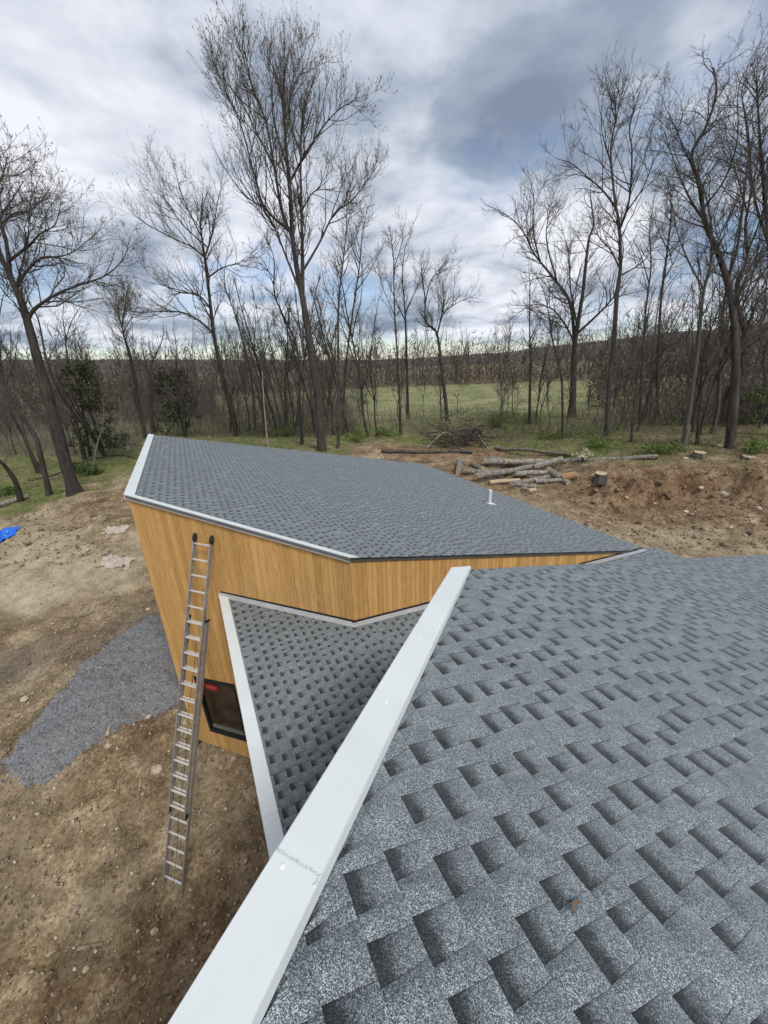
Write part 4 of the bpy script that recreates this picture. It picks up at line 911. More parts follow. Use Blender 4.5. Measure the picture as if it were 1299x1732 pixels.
traced('crooked_tree', 'dark crooked tree forking into bent limbs at the wood edge', (1221, 716), 6.0, c7((1145, 1330), (1190, 1250), (1215, 1100), (1190, 1010), (1188, 900), (1222, 820), (1215, 700), (1240, 560), (1270, 420)),
 [(c7((1215, 1100), (1265, 960), (1310, 910), (1350, 800)), 3.0), (c7((1218, 1090), (1290, 1020), (1340, 950)), 2.2), (c7((1216, 800), (1260, 700), (1299, 560), (1310, 400)), 2.4), (c7((1225, 650), (1180, 500), (1150, 380)), 1.8)], 109, l1=4.2, step=.3, m2=7, m3=6, l2=.5, twig=.009, wander=.2)
traced('edge_tree', 'dark trunk with a budding crown beside the field of stumps', (1330, 735), 6.0, c7((1340, 1200), (1320, 900), (1290, 600), (1270, 350), (1260, 150)), [(c7((1310, 800), (1250, 600), (1220, 350), (1200, 200)), 2.4), (c7((1280, 450), (1220, 280), (1190, 160)), 1.8), (c7((1290, 520), (1350, 300)), 2)], 110, l1=4.2, step=.3, m2=7, m3=6, l2=.5, twig=.009, wander=.2)
traced('left_bent_tree', 'thin dark trunk with a bend beside the thick leaning tree', (83, 838), 4.4, c5((160, 1560), (140, 1480), (90, 1400), (20, 1290), (0, 1180), (-10, 1050), (10, 930)), [(c5((15, 1280), (50, 1200), (70, 1080)), 1.3), (c5((0, 1170), (-40, 1050), (-60, 900)), 1.6)], 111, l1=2.2, step=.5, twig=.009, m3=4)
traced('slim_left_tree', 'slim dark tree rising just behind the thick leaning trunk', (143, 778), 3.0, c5((290, 1400), (230, 1300), (180, 1170), (150, 1020), (110, 940), (90, 850)), [(c5((180, 1170), (220, 1100), (240, 1010)), 1.0)], 112, l1=2.2, step=.5, twig=.011, m3=4)
traced('wavy_left_tree', 'thin wavy stem with a small airy crown left of the evergreen', (152, 772), 2.4, c5((330, 1420), (310, 1300), (265, 1170), (255, 1080), (245, 1010), (250, 940)), [(c5((258, 1090), (280, 1020), (320, 960)), 1.1)], 113, l1=2.6, step=.5, twig=.011, m3=4)
traced('pale_budding_tree', 'twin stemmed tree with a pale yellowish budding crown behind the evergreen', (245, 742), 2.6, c5((520, 1230), (490, 1100), (465, 1000), (450, 930)), [(c5((540, 1400), (510, 1180), (478, 1060), (490, 960), (500, 900)), 2.2), (c5((470, 1010), (430, 950), (400, 910)), 1.3), (c5((480, 1060), (530, 980), (540, 920)), 1.3)], 114, ('bark', 'twig_pale', 'bud_green'), l1=3.4, step=.32, twig=.014, buds=.8, trop=.12)
traced('fork_stem_tree', 'dark stem forking to the right beside the white roof edge', (258, 738), 2.8, c5((585, 1300), (590, 1200), (630, 1110), (640, 1060)), [(c5((590, 1240), (560, 1150), (550, 1060)), 1.4)], 115, l1=2.6, step=.45, twig=.012)
traced('left_edge_trunk', 'dark trunk curving out of the grass beside the fallen log', (34, 848), 4.6, [(26, 815), (10, 790), (-12, 765), (-40, 700), (-60, 600)], [], 116, l1=2.4, step=.6, twig=.009, m3=4)
traced('pale_dead_stem', 'thin pale dead stem leaning in front of the evergreen', (155, 790), 1.5, [(166, 745), (173, 724), (175, 694), (173, 674)], [], 117, ('deadwood', 'twig_pale', 'bud'), l1=.7, step=.9, m2=2, m3=0, twig=.01)
traced('white_dead_stem', 'slim whitish dead trunk rising behind the upper roof edge', (453, 757), 2.0, [(447, 690), (444, 640), (443, 628)], [], 118, ('deadwood', 'twig_pale', 'bud'), l1=.9, step=1.2, m2=2, m3=0, twig=.012)
for i, (b, rp, tr, lb, lab) in enumerate([
 ((678, 736), 2.8, c6((1080, 1400), (1065, 1150), (1060, 950), (1048, 850)), [(c6((1068, 1160), (1020, 1060), (1000, 960)), 1.0), (c6((1062, 1000), (1090, 900), (1100, 850)), 1.0)], 'slim straight tree left of the kinked tree'),
 ((690, 708), 3.0, c6((1110, 1300), (1105, 1150), (1095, 1000), (1110, 880)), [(c6((1105, 1150), (1150, 1060), (1180, 960)), 1.5), (c6((1105, 1180), (1060, 1090), (1030, 1000)), 1.4)], 'fine branched tree with a round crown by the field'),
 ((572, 758), 3.0, c6((848, 1400), (848, 1150), (865, 980), (878, 850), (880, 740)), [(c6((850, 1150), (800, 1060), (780, 960)), 1.2), (c6((868, 950), (920, 860), (940, 780)), 1.2)], 'slender upright tree right of the tallest tree'),
 ((580, 735), 2.8, c6((875, 1380), (905, 1150), (930, 980), (940, 860), (960, 760)), [(c6((915, 1090), (970, 1000), (1010, 920)), 1.3), (c6((930, 980), (890, 880), (880, 800)), 1.2)], 'slender leaning tree crossing the upright one'),
 ((511, 752), 3.4, c6((700, 1500), (690, 1300), (640, 1180), (600, 1080), (600, 950), (560, 850)), [(c6((690, 1290), (620, 1190), (540, 1120)), 1.2), (c6((605, 1060), (560, 960), (500, 900)), 1.3)], 'dark slim tree just left of the tallest trunk'),
 ((896, 718), 3.0, c7((425, 1300), (428, 1200), (424, 1050), (425, 920), (420, 860)), [(c7((425, 1130), (460, 1050), (470, 980)), 1.0)], 'very straight dark slim trunk left of the forked tree'),
 ((951, 737), 2.6, c7((545, 1400), (540, 1250), (510, 1120), (500, 1050), (480, 950), (450, 880)), [(c7((505, 1090), (450, 1020), (400, 980)), 1.1)], 'thin bent stem crossing before the forked tree'),
 ((1113, 705), 3.2, c7((893, 1250), (905, 1000), (935, 750), (945, 640), (930, 520)), [(c7((915, 920), (960, 820), (1000, 730)), 1.4), (c7((930, 790), (890, 700), (870, 620)), 1.3)], 'tall dark leaning stem between the straight and the stout tree'),
 ((1083, 716), 2.6, c7((835, 1250), (850, 1020), (870, 850), (865, 720), (880, 600)), [(c7((860, 900), (830, 800), (800, 740)), 1.2)], 'dark wavy stem right of the straight grey tree'),
 ((1180, 753), 2.6, c7((1060, 1290), (1100, 1200), (1140, 1080), (1150, 960)), [(c7((1100, 1200), (1130, 1150), (1180, 1130)), 1.0)], 'thin grey stem close to the leaning grey trunk'),
 ((1068, 748), 2.2, c7((808, 1350), (825, 1200), (850, 1080), (850, 980)), [], 'thin sapling standing on the grassy bank'),
 ((432, 728), 2.6, [(425, 640), (400, 540), (380, 480), (385, 420)], [], 'grey slim tree beside the spreading tree'),
 ((64, 800), 2.6, [(40, 740), (20, 700), (5, 640), (0, 560)], [], 'thin stem left of the bent trunk'),
 ((75, 803), 2.4, [(50, 760), (38, 720), (20, 640), (18, 560)], [], 'thin brown stem beside the bent trunk')]):
    traced('slim_tree', lab, b, rp, tr, lb, 200+i, ('bark', 'twig', 'bud'), l1=3.1, step=.4, m2=6, m3=4, l2=.5, twig=.0095, trop=.09, wander=.18)

# thicket trees: a few shapes, each copy its own tree
def auto_tree(seed, Ht, r0, spread, forks=2, lean=.05, **kw):
    r = np.random.default_rng(seed); pts = [np.array([0, 0, -.3])]; d = np.array([r.normal()*lean, r.normal()*lean, 1.])
    n = 7
    for k in range(n): d = norm(d+r.normal(size=3)*np.array([.10, .10, .0])); pts.append(pts[-1]+d*Ht/n)
    L = [(pts, r0, r0*.22, .3)]
    for k in range(forks):
        i = int(r.integers(2, 5)); a = r.uniform(0, 6.28); dd = norm([math.cos(a)*.5, math.sin(a)*.5, 1.]); q = [pts[i]]
        for j in range(4): dd = norm(dd+r.normal(size=3)*.15+np.array([0, 0, .1])); q.append(q[-1]+dd*Ht*spread/4)
        L.append((q, r0*.5, r0*.12, .15))
    tg, cg, bg_ = build_tree(r, L, **kw)
    return tg.mesh('trunk', M['bark' if seed % 2 else 'bark_grey'], True), cg.mesh('crown', M['twig' if seed % 3 else 'twig_pale'])
VAR = [auto_tree(300+i, h_, r_, s_, f_, l1=l_, step=st_, m2=6, m3=5, twig=.010, trop=.1, wander=.18) for i, (h_, r_, s_, f_, l_, st_) in enumerate([(14, .14, .45, 3, 2.6, .55), (17, .17, .4, 3, 2.8, .6), (11, .09, .4, 2, 2.0, .5), (13, .11, .5, 3, 2.6, .5), (8, .06, .5, 3, 1.7, .42), (19, .2, .4, 4, 3.2, .6)])]
TH = []
def thick(n, x0, x1, y0, y1, vs, s0, s1, seed):
    r = np.random.default_rng(seed)
    for _ in range(n): TH.append((r.uniform(x0, x1), r.uniform(y0, y1), int(r.choice(vs)), r.uniform(s0, s1)))
thick(30, 405, 660, 712, 742, [0, 2, 3, 4, 5], .65, 1.05, 1)
thick(18, 235, 420, 722, 742, [2, 3, 4], .7, 1.05, 2)
thick(20, -20, 200, 735, 775, [2, 4, 3], .5, .8, 3)
thick(12, 640, 860, 700, 722, [2, 4], .6, .95, 4)
thick(12, 860, 1060, 702, 738, [2, 4, 3], .55, .95, 5)
thick(24, 1060, 1330, 690, 735, [0, 2, 3, 4], .7, 1.1, 6)
KIND = {0: 'mid sized grey trunked tree with pale twigs', 2: 'thin grey trunked bare tree', 3: 'mid sized dark trunked tree with pale twigs', 4: 'low grey sapling with several stems', 5: 'tall thick dark trunked bare tree'}
lab_by = lambda x: ('in the thicket behind the upper roof', 'in the thicket behind the upper roof') if 235 <= x < 660 else ('in the thicket around the thick leaning tree', 'in the thicket by the leaning tree') if x < 235 else ('along the edge of the open field', 'along the field edge') if x < 1060 else ('in the wood above the cut bank', 'in the wood above the cut bank')
for x_, y_, v_, s_ in TH:
    B = hit(x_, y_); lb, gp = lab_by(x_)
    e = bpy.data.objects.new('bare_tree', None); COL.objects.link(e); e.location = B; e.rotation_euler = (random.gauss(0, .04), random.gauss(0, .04), random.uniform(0, 6.28)); e.scale = (s_, s_, s_*random.uniform(.9, 1.1))
    e['label'] = KIND[v_]+' '+lb; e['category'] = 'tree'; e['group'] = KIND[v_]+' '+gp
    for nm, me in zip(('trunk', 'crown'), VAR[v_]):
        o = bpy.data.objects.new(nm, me); COL.objects.link(o); o.parent = e

# leaf clouds for the evergreen and shrubs
def leaf_cloud(r, centers, radii, n, size, squash=.8):
    c = r.integers(0, len(centers), n); p = r.normal(size=(n, 3)); p = unit(p)*(r.random((n, 1))**.45)
    P = np.asarray(centers)[c]+p*np.asarray(radii)[c][:, None]*np.array([1, 1, squash])
    a = unit(r.normal(size=(n, 3))); b = unit(np.cross(a, unit(r.normal(size=(n, 3))))); s = size*r.uniform(.5, 1.4, (n, 1))
    V = np.stack([P-a*s, P+b*s*.45, P+a*s, P-b*s*.45], 1).reshape(-1, 3); return V, np.arange(4*n).reshape(-1, 4)
def shrub(name, label, px_, py_, wid, hgt, n, mat, size, seed, cat='shrub', stems=9, group=None, dens=14):
    r = np.random.default_rng(seed); B = hit(px_, py_); g = Geo(); cs = []; rs = []
    for k in range(dens):
        t = r.random(); ww = wid*(1-.5*t) if name.startswith('ever') else wid*math.sqrt(max(0.05, 1-(t-.45)**2*2.2)); a = r.uniform(0, 6.28); q = math.sqrt(r.random())*ww*.75
        cs.append(B+np.array([math.cos(a)*q, math.sin(a)*q, hgt*(.1+.85*t)])); rs.append(wid*(r.uniform(.12, .24) if name.startswith('ever') else r.uniform(.22, .42)))
    V, F = leaf_cloud(r, cs, rs, n, size); g.add(V, F)
    e = empty(name, tuple(float(c) for c in B), label, cat, group); link('foliage', g.mesh('foliage', M[mat]), e)
    S = np.tile(B-ZZ*.1, (stems, 1))+r.normal(size=(stems, 3))*.06*np.array([1, 1, 0]); P, R = spawn(r, S, unit(r.normal(size=(stems, 3))*np.array([.5, .5, 0])*wid/hgt+ZZ), np.full(stems, hgt*.9), np.full(stems, .018+.012*hgt), 6, .12, .05)
    g2 = Geo(); g2.add(*tubes(P, R, 5)); link('stem', g2.mesh('stem', M['bark']), e)
shrub('evergreen_tree', 'dark cedar with an uneven rounded top among bare stems', 178, 772, 3.2, 8.6, 3600, 'evergreen', .13, 401, 'tree', 4, dens=70)
shrub('evergreen_tree', 'broad dark evergreen close behind the white roof edge', 312, 737, 4.0, 8, 3000, 'evergreen', .17, 402, 'tree', 6, dens=80)
for i, (a, b, w_, h_, n_, lab) in enumerate([(135, 800, .9, .8, 900, 'low green bush beside the thick leaning trunk'), (160, 803, 1.0, .9, 1200, 'low green bush at the foot of the pale dead stem'), (840, 722, 2.4, 1.5, 2200, 'bright green bush behind the brush pile'), (890, 717, 2.0, 1.2, 1500, 'green bush left of the forked tree'),
  (1290, 715, 2.2, 2.6, 2600, 'tall green bush at the foot of the crooked tree'), (1275, 765, 1.0, .6, 900, 'low green tuft between the pale stumps'), (1010, 755, 1.4, .6, 1000, 'low green patch left of the leaning grey trunk'), (1120, 768, 1.5, .6, 1300, 'low green patch before the leaning grey trunk'),
  (655, 738, 1.6, .8, 1200, 'low green bush behind the far roof edge'), (930, 742, 1.5, .6, 900, 'low green patch behind the long pale log'), (480, 738, 1.8, .8, 1200, 'low green patch at the thicket foot behind the roof'), (598, 745, 1.4, .7, 900, 'low green patch right of the tallest trunk'), (12, 838, .8, .5, 600, 'green tuft beside the curving trunk')]):
    shrub('green_bush', lab, a, b, w_, h_, n_, 'leaf', .07, 420+i)
shrub('withered_branch', 'cut branch with pale withered leaves at the end of the log pile', 985, 782, .7, .8, 260, 'blossom', .09, 440, 'branch', 6)
# low brush: brown twigs nobody could count
def twig_brush(n, x0, x1, y0, y1, h0, h1, seed, rad=.011):
    r = np.random.default_rng(seed); x, y = sample_px(n, x0, x1, y0, y1); z = terrain(x, y); S = np.stack([x, y, z-.05], 1); Ln = r.uniform(h0, h1, n)
    P, R = spawn(r, S, unit(r.normal(size=(n, 3))*.35*np.array([1, 1, 0])+ZZ), Ln, np.full(n, rad*1.5), 4, .18, .03); g = Geo(); g.add(*ribbons(P, R))
    P2, R2, _ = children(r, P, R, 4, .25, (.3, .9), .45, Ln, .004, 3, .2, .05, rad*.8); g.add(*ribbons(P2, R2)); return g
for nm, lab, a in (('brush', 'tangled brown brush under the trees behind the roof', (3000, 225, 600, 698, 742, 1.5, 7.0, 501)), ('brush', 'tangled brown brush under the trees beside the thick leaning trunk', (1400, -30, 235, 722, 775, .8, 4.5, 502)), ('brush', 'tangled brown brush along the edge of the field', (1500, 600, 1060, 695, 740, .4, 1.8, 503)), ('brush', 'tangled brown brush in the wood above the cut bank', (1700, 1040, 1340, 680, 738, .6, 4.0, 504))):
    link(nm, twig_brush(*a).mesh(nm, M['twig_pale']), label=lab, cat='brush', kind='stuff')
# grass tufts and leaf litter
def blades(n, x0, x1, y0, y1, ln, wd, seed, want):
    r = np.random.default_rng(seed); x, y = sample_px(n, x0, x1, y0, y1); z = zones(x, y, base_h(x, y)+CAMZ); k = r.random(n) < z[want]*1.1*sstep(.35, .6, fbm(x*.45, y*.45, 3, 90+want)); x, y = x[k], y[k]; n = len(x)
    B = np.stack([x, y, terrain(x, y)-.01], 1); a = r.uniform(0, 6.28, n); s = np.stack([np.cos(a), np.sin(a), np.zeros(n)], 1)*wd; L = ln*r.uniform(.4, 1.3, (n, 1)); ld = r.normal(size=(n, 3))*.5*np.array([1, 1, 0])
    V = np.stack([B-s, B+s, B+(ZZ+ld)*L], 1).reshape(-1, 3); return V, np.arange(3*n).reshape(-1, 3)
g = Geo(); g.add(*blades(16000, -20, 260, 735, 850, .16, .02, 601, 1)); g.add(*blades(16000, 400, 1320, 700, 800, .2, .03, 602, 1)); g.add(*blades(5000, 560, 1100, 655, 705, .3, .06, 603, 3))
link('grass', g.mesh('grass', M['leaf']), label='short spring grass under the trees', cat='grass', kind='stuff')
def sprigs(n, x0, x1, y0, y1, h, size, seed):
    r = np.random.default_rng(seed); x, y = sample_px(n, x0, x1, y0, y1); k = (r.random(n) < sstep(.42, .62, fbm(x*.33, y*.33, 4, 97))) & (zones(x, y, base_h(x, y)+CAMZ)[6] < .4); x, y = x[k], y[k]; n = len(x)
    hh = h*sstep(.4, .75, fbm(x*.33, y*.33, 4, 97)); P = np.stack([x, y, terrain(x, y)+r.random(n)**1.6*hh], 1); a = unit(r.normal(size=(n, 3))); b = unit(np.cross(a, r.normal(size=(n, 3)))); s_ = size*r.uniform(.5, 1.4, (n, 1))
    V = np.stack([P-a*s_, P+b*s_*.5, P+a*s_, P-b*s_*.5], 1).reshape(-1, 3); return V, np.arange(4*n).reshape(-1, 4)
g = Geo(); g.add(*sprigs(26000, 560, 1320, 700, 790, 1.4, .055, 631)); g.add(*sprigs(9000, 400, 680, 715, 760, .8, .06, 632)); g.add(*sprigs(6000, -20, 250, 735, 840, .7, .045, 633))
link('undergrowth', g.mesh('undergrowth', M['leaf']), label='patchy low green undergrowth along the wood edge', cat='undergrowth', kind='stuff')
def flakes(n, x0, x1, y0, y1, size, seed, th=0.1):
    r = np.random.default_rng(seed); x, y = sample_px(n, x0, x1, y0, y1); z = zones(x, y, base_h(x, y)+CAMZ); k = (r.random(n) < np.clip(z[5]+z[2]+.25*z[6], 0, 1)); x, y = x[k], y[k]; n = len(x)
    P = np.stack([x, y, terrain(x, y)+.012], 1); a = unit(r.normal(size=(n, 3))*np.array([1, 1, .3])); b = unit(np.cross(a, unit(r.normal(size=(n, 3))*.4+ZZ))); s = size*r.uniform(.4, 1.5, (n, 1))
    V = np.stack([P-a*s, P+b*s*.5, P+a*s, P-b*s*.5], 1).reshape(-1, 3); return V, np.arange(4*n).reshape(-1, 4)
g = Geo(); g.add(*flakes(26000, 620, 1320, 745, 930, .05, 611)); g.add(*flakes(5000, 0, 240, 790, 880, .04, 612))
link('leaf_litter', g.mesh('leaf_litter', M['litter']), label='dry brown leaves and wood chips scattered on the forest floor', cat='leaves', kind='stuff')
def straws(n, seed):
    r = np.random.default_rng(seed); x, y = np.concatenate([r.uniform(-11, 0, n), r.uniform(-22, 26, n)]), np.concatenate([r.uniform(1, 13, n), r.uniform(12, 28, n)]); k = (zones(x, y, base_h(x, y)+CAMZ)[6] > .5) & ~inside(x, y, GPW); x, y = x[k], y[k]; n = len(x)
    S = np.stack([x, y, terrain(x, y)+.008], 1); P, R = spawn(r, S, unit(r.normal(size=(n, 3))*np.array([1, 1, .12])), r.uniform(.05, .3, n), r.uniform(.002, .006, n), 3, .12, 0, .7); return ribbons(P, R)
g = Geo(); g.add(*straws(2600, 621)); link('twig_litter', g.mesh('twig_litter', M['deadwood']), label='small broken twigs scattered on the dirt', cat='twigs', kind='stuff')

# ------------------------------------------------------------------ logs, stumps and other things on the ground
def log(name, label, p0, p1, dpx, up0=.0, up1=.0, mat='log', cap='cut', group='cut logs in the pile', cat='log', bend=.02, seed=0, taper=.85):
    r = np.random.default_rng(int(p0[0]*7+p0[1])); A, B = hit(*p0), hit(*p1); ra = dpx*1.15*np.linalg.norm(A-CAM)/FPX/2
    A = A+ZZ*(ra*.75+up0); B = B+ZZ*(ra*.75+up1); n = 7; P = A+(B-A)*np.linspace(0, 1, n)[:, None]; L = np.linalg.norm(B-A); P[1:-1] += r.normal(size=(n-2, 3))*bend*L*.4
    R = ra*np.linspace(1, taper, n)*(1+.04*r.normal(size=n)); mb = MB(); mb.tube(list(P), list(R), 10, caps=False)
    me = mb.data('bark', [M[mat]], smooth=True)
    e = empty(name, tuple(float(c) for c in A), label, cat, group); link('bark', me, e)
    for k, sgn in ((0, -1), (n-1, 1)):
        t = norm(P[1]-P[0]) if k == 0 else norm(P[-1]-P[-2]); m2 = MB(); m2.tube([P[k]-t*sgn*.02, P[k]+t*sgn*.004], R[k]*.985, 10); link('cut_end', m2.data('cut_end', [M[cap]]), e)
    return e
LOGS = [((777, 787), (775, 803), 9, .1, .0, 'short log end pointing at the house'), ((797, 788), (816, 797), 8, 0, 0, 'short log beside the first cut log'), ((782, 803), (862, 805), 8, .1, .1, 'grey log lying level along the pile foot'), ((803, 817), (901, 801), 9.5, .25, .35, 'thick grey log slanting up across the pile'),
 ((902, 803), (949, 787), 9, .35, .3, 'grey log continuing the slanting one'), ((819, 789), (926, 790), 10, .15, .15, 'thick pale log at the back of the pile'), ((827, 782), (868, 786), 6, .25, .1, 'small log with a bright cut end at the back'), ((871, 810), (926, 807), 8, .2, .2, 'mid sized log under the slanting log'),
 ((862, 826), (926, 813), 8, .05, .15, 'log at the front foot of the pile'), ((926, 806), (961, 822), 9.5, .25, .0, 'dark log tipping down towards the dirt'), ((852, 792), (900, 790), 7, .3, .3, 'short log lying on the pale one'), ((870, 822), (905, 826), 6, 0, 0, 'small log piece in front of the pile'), ((884, 828), (900, 833), 6, 0, 0, 'stubby log piece nearest the roof'), ((820, 800), (850, 809), 6, .1, .0, 'thin log wedged low in the pile'), ((905, 818), (950, 816), 6, .05, .05, 'thin grey log right of the pile foot')]
for a, b, dpx, u0, u1, lab in LOGS: log('cut_log', lab, a, b, dpx, u0, u1)
log('split_log', 'fresh split log showing bright wood in the pile', (828, 820), (878, 817), 6, .05, .1, mat='cut')
log('split_log', 'orange split log at the right end of the pile', (953, 813), (975, 809), 11, .0, .05, mat='orange', cap='orange')
log('split_log', 'light split chunk lying before the pile', (893, 833), (905, 831), 6, 0, 0, mat='cut')
log('fallen_trunk', 'long pale fallen trunk behind the log pile', (838, 760), (968, 772), 4.6, .05, .05, 'deadwood', group='fallen trunks')
log('fallen_trunk', 'long mossy fallen trunk on the grass right of the log pile', (948, 785), (1112, 777), 6.5, .05, .05, 'log', group='fallen trunks')
log('fallen_trunk', 'brown fallen trunk behind the far roof edge', (645, 766), (757, 768), 5, .1, .0, 'bark_grey', group='fallen trunks')
log('fallen_trunk', 'fallen log in the grass beside the curving trunk', (-12, 862), (48, 843), 7, .0, .0, 'log', group='fallen trunks')
log('fallen_trunk', 'weathered log end by the brush pile', (757, 765), (800, 767), 5, .0, .0, 'bark_grey', group='fallen trunks')
def branch(label, pts, dpx, mat, ups, cat='branch', seed=0, sub=6):
    r = np.random.default_rng(seed+int(pts[0][0])); A = hit(*pts[0]); dist = np.linalg.norm(A[:2]); nrm = norm([A[0], A[1], 0]); P = []
    base = hit(*pts[-1]); dA, dB = (A-CAM)@nrm, (base-CAM)@nrm
    P = []
    for i, p in enumerate(pts):
        q = hit(*p) if ups is None else None
        if q is None: d = ray(*p); t = i/(len(pts)-1); q = CAM+d*((dA*(1-t)+min(dB, dA*1.15)*t)/(d@nrm))
        else: q = q+ZZ*.06
        P.append(q)
    rad = dpx*np.linalg.norm(A-CAM)/FPX/2; C = catmull(P, 14); g = Geo(); R = rad*np.linspace(1, .4, 14); g.add(*tubes(C[None], R[None], 6))
    e = empty('dead_branch', tuple(float(c) for c in P[0]), label, cat, 'dead branches on the ground'); link('stem', g.mesh('stem', M[mat], True), e)
    if sub:
        P2, R2, _ = children(r, C[None], R[None], sub, .2, (.4, 1.0), .3, np.array([np.linalg.norm(P[-1]-P[0])]), .01, 5, .2, .05, .012); g2 = Geo(); g2.add(*tubes(P2, R2, 4)); link('twigs', g2.mesh('twigs', M[mat]), e)
branch('arched grey branch in the brush pile', [(722, 758), (738, 742), (754, 731), (772, 741), (789, 752)], 4, 'deadwood', 1)
branch('bare white branch standing up in the brush pile', [(826, 760), (813, 742), (809, 730)], 3, 'cut', 1, sub=2)
branch('branch poking right out of the brush pile', [(795, 741), (815, 742), (838, 748)], 3, 'deadwood', 1, sub=4)
branch('upright stub in the brush pile', [(775, 742), (774, 722), (773, 708)], 2, 'deadwood', 1, sub=2)
branch('slanting stick leaning behind the far roof edge', [(650, 778), (642, 766), (634, 756)], 3.2, 'cut', 1, sub=0)
branch('thin curved twig beside the log pile', [(768, 808), (757, 797), (754, 780)], 1.6, 'deadwood', 1, sub=0)
branch('long dark fallen branch in the grass right of the thick trunk', [(122, 789), (157, 778), (203, 771), (229, 776)], 3.2, 'bark', None, sub=4)
branch('dark fallen branch in the grass left of the thick trunk', [(48, 814), (84, 807), (107, 798)], 3, 'bark', None, sub=3)
branch('fallen branch behind the white roof edge', [(165, 757), (198, 757), (218, 752), (241, 755)], 3, 'bark', None, sub=4)
branch('pale fallen branch lying above the roof edge', [(375, 748), (400, 740), (430, 730), (447, 718)], 2.6, 'deadwood', 1, sub=5)
branch('leaning broken trunk in front of the evergreen', [(280, 736), (300, 708), (318, 678)], 3, 'bark', 1, sub=2)
branch('thin root sticking out of the cut bank', [(1130, 795), (1118, 790), (1121, 780)], 2, 'deadwood', 1, sub=0)
g = Geo(); r = np.random.default_rng(77)
for k in range(170):
    q = hit(r.normal(775, 26), r.uniform(740, 760)); S = (q+ZZ*r.uniform(.0, 2.4)*(1-abs(r.uniform(-1, 1))))[None]
    P, R = spawn(r, S, unit(r.normal(size=(1, 3))*np.array([1, 1, .35])), r.uniform(.8, 2.6, 1), np.array([.03+.04*r.random()]), 6, .2, 0); g.add(*tubes(P, R, 4)); P2, R2, _ = children(r, P, R, 5, .2, (.4, 1), .5, np.array([1.8]), .008, 4, .22, .02, .016); g.add(*tubes(P2, R2, 3))
link('brush_pile', g.mesh('brush_pile', M['brushwood']), label='heap of cut branches and twigs behind the far end of the roof', cat='brush pile')
g = Geo(); r = np.random.default_rng(79)
for k in range(150):
    q = hit(r.uniform(700, 1010), r.uniform(752, 838)); S = (q+ZZ*.04)[None]
    if zones(q[:1], q[1:2], q[2:3])[6][0] < .2 and r.random() < .7: continue
    P, R = spawn(r, S, unit(r.normal(size=(1, 3))*np.array([1, 1, .16])), r.uniform(.3, 1.7, 1), np.array([.012+.025*r.random()]), 5, .15, 0, .5); g.add(*tubes(P, R, 5))
link('broken_branches', g.mesh('broken_branches', M['deadwood']), label='broken sticks and branch bits littered around the log pile', cat='branches', kind='stuff')
def lump(name, label, px_, py_, rad, mat, cat, seed, flat=.6, group=None, sub=3, rough=.25, P=None, sink=.3):
    import bmesh
    r = np.random.default_rng(seed); B = hit(px_, py_) if P is None else P; bm = bmesh.new(); bmesh.ops.create_icosphere(bm, subdivisions=sub, radius=1)
    o = r.uniform(0, 50, 3); dirs = unit(r.normal(size=(9, 3))); cutd = r.uniform(.55, .9, 9)
    for v in bm.verts:
        p = np.array(v.co); k = 1.
        for dd, c in zip(dirs, cutd):
            q = p@dd
            if q > c: p = p-dd*(q-c)*.9
        k = 1+rough*(float(fbm(np.array(p[0]*1.7+o[0]), np.array(p[1]*1.7+p[2]+o[1]), 3, seed))-.5)*2
        v.co = tuple(p*k*rad*np.array([1, .8, flat])+B+ZZ*rad*flat*(1-2*sink)+np.array([0, 0, 0]))
    me = bpy.data.meshes.new(name); bm.to_mesh(me); bm.free(); me.materials.append(M[mat])
    return link(name, me, label=label, cat=cat, group=group)
lump('root_ball', 'torn root ball full of soil on top of the brush pile', 798, 742, 1.0, 'bark', 'root ball', 701, .8, rough=.6)
ROCKS = [(267, 1302, .155, 'largest pale rounded rock beside the ladder'), (183, 1263, .10, 'rounded brown rock at the gravel edge'), (42, 1183, .12, 'jagged pale rock left of the gravel pad'), (51, 1150, .06, 'small pale rock above the jagged one'), (252, 1213, .09, 'angular whitish rock on the gravel by the ladder'), (148, 1257, .055, 'small flat stone lying on the gravel'), (230, 1294, .09, 'flat brown stone left of the largest rock'), (61, 1064, .05, 'white stone beside the dark track'),
 (262, 1576, .07, 'dull stone in the foreground dirt'), (146, 1640, .06, 'grey oval stone in the foreground dirt'), (83, 1614, .06, 'rounded stone in the near dirt by the straws'), (250, 1031, .10, 'tan rock at the upper gravel corner'), (185, 1330, .035, 'small white pebble stone above the fallen stick'), (395, 1285, .09, 'cream stone at the foot of the wall'), (375, 1300, .07, 'grey stone at the foot of the wall'), (107, 902, .07, 'pale stone on the rutted dirt'), (202, 870, .06, 'white stone close to the trees'),
 (1060, 842, .12, 'pale stone on the cut bank'), (1186, 826, .16, 'round stone in the cut bank'), (1282, 862, .2, 'whitish stone below the cut bank'), (1218, 838, .35, 'earthy boulder in the cut bank'), (1160, 866, .14, 'light stone at the foot of the cut bank'), (1235, 893, .14, 'flat stone on the dirt below the bank'), (1108, 852, .11, 'small stone below the rusty soil'), (1260, 905, .1, 'small pale stone near the roof edge'), (1205, 905, .09, 'chip of pale stone on the tan dirt'), (1030, 885, .09, 'pale stone on the tan dirt beside the upper roof')]
for i, (a, b, s_, lab) in enumerate(ROCKS): lump('rock', lab, a, b, s_, 'rock', 'rock', 720+i, group='rocks on the dirt')
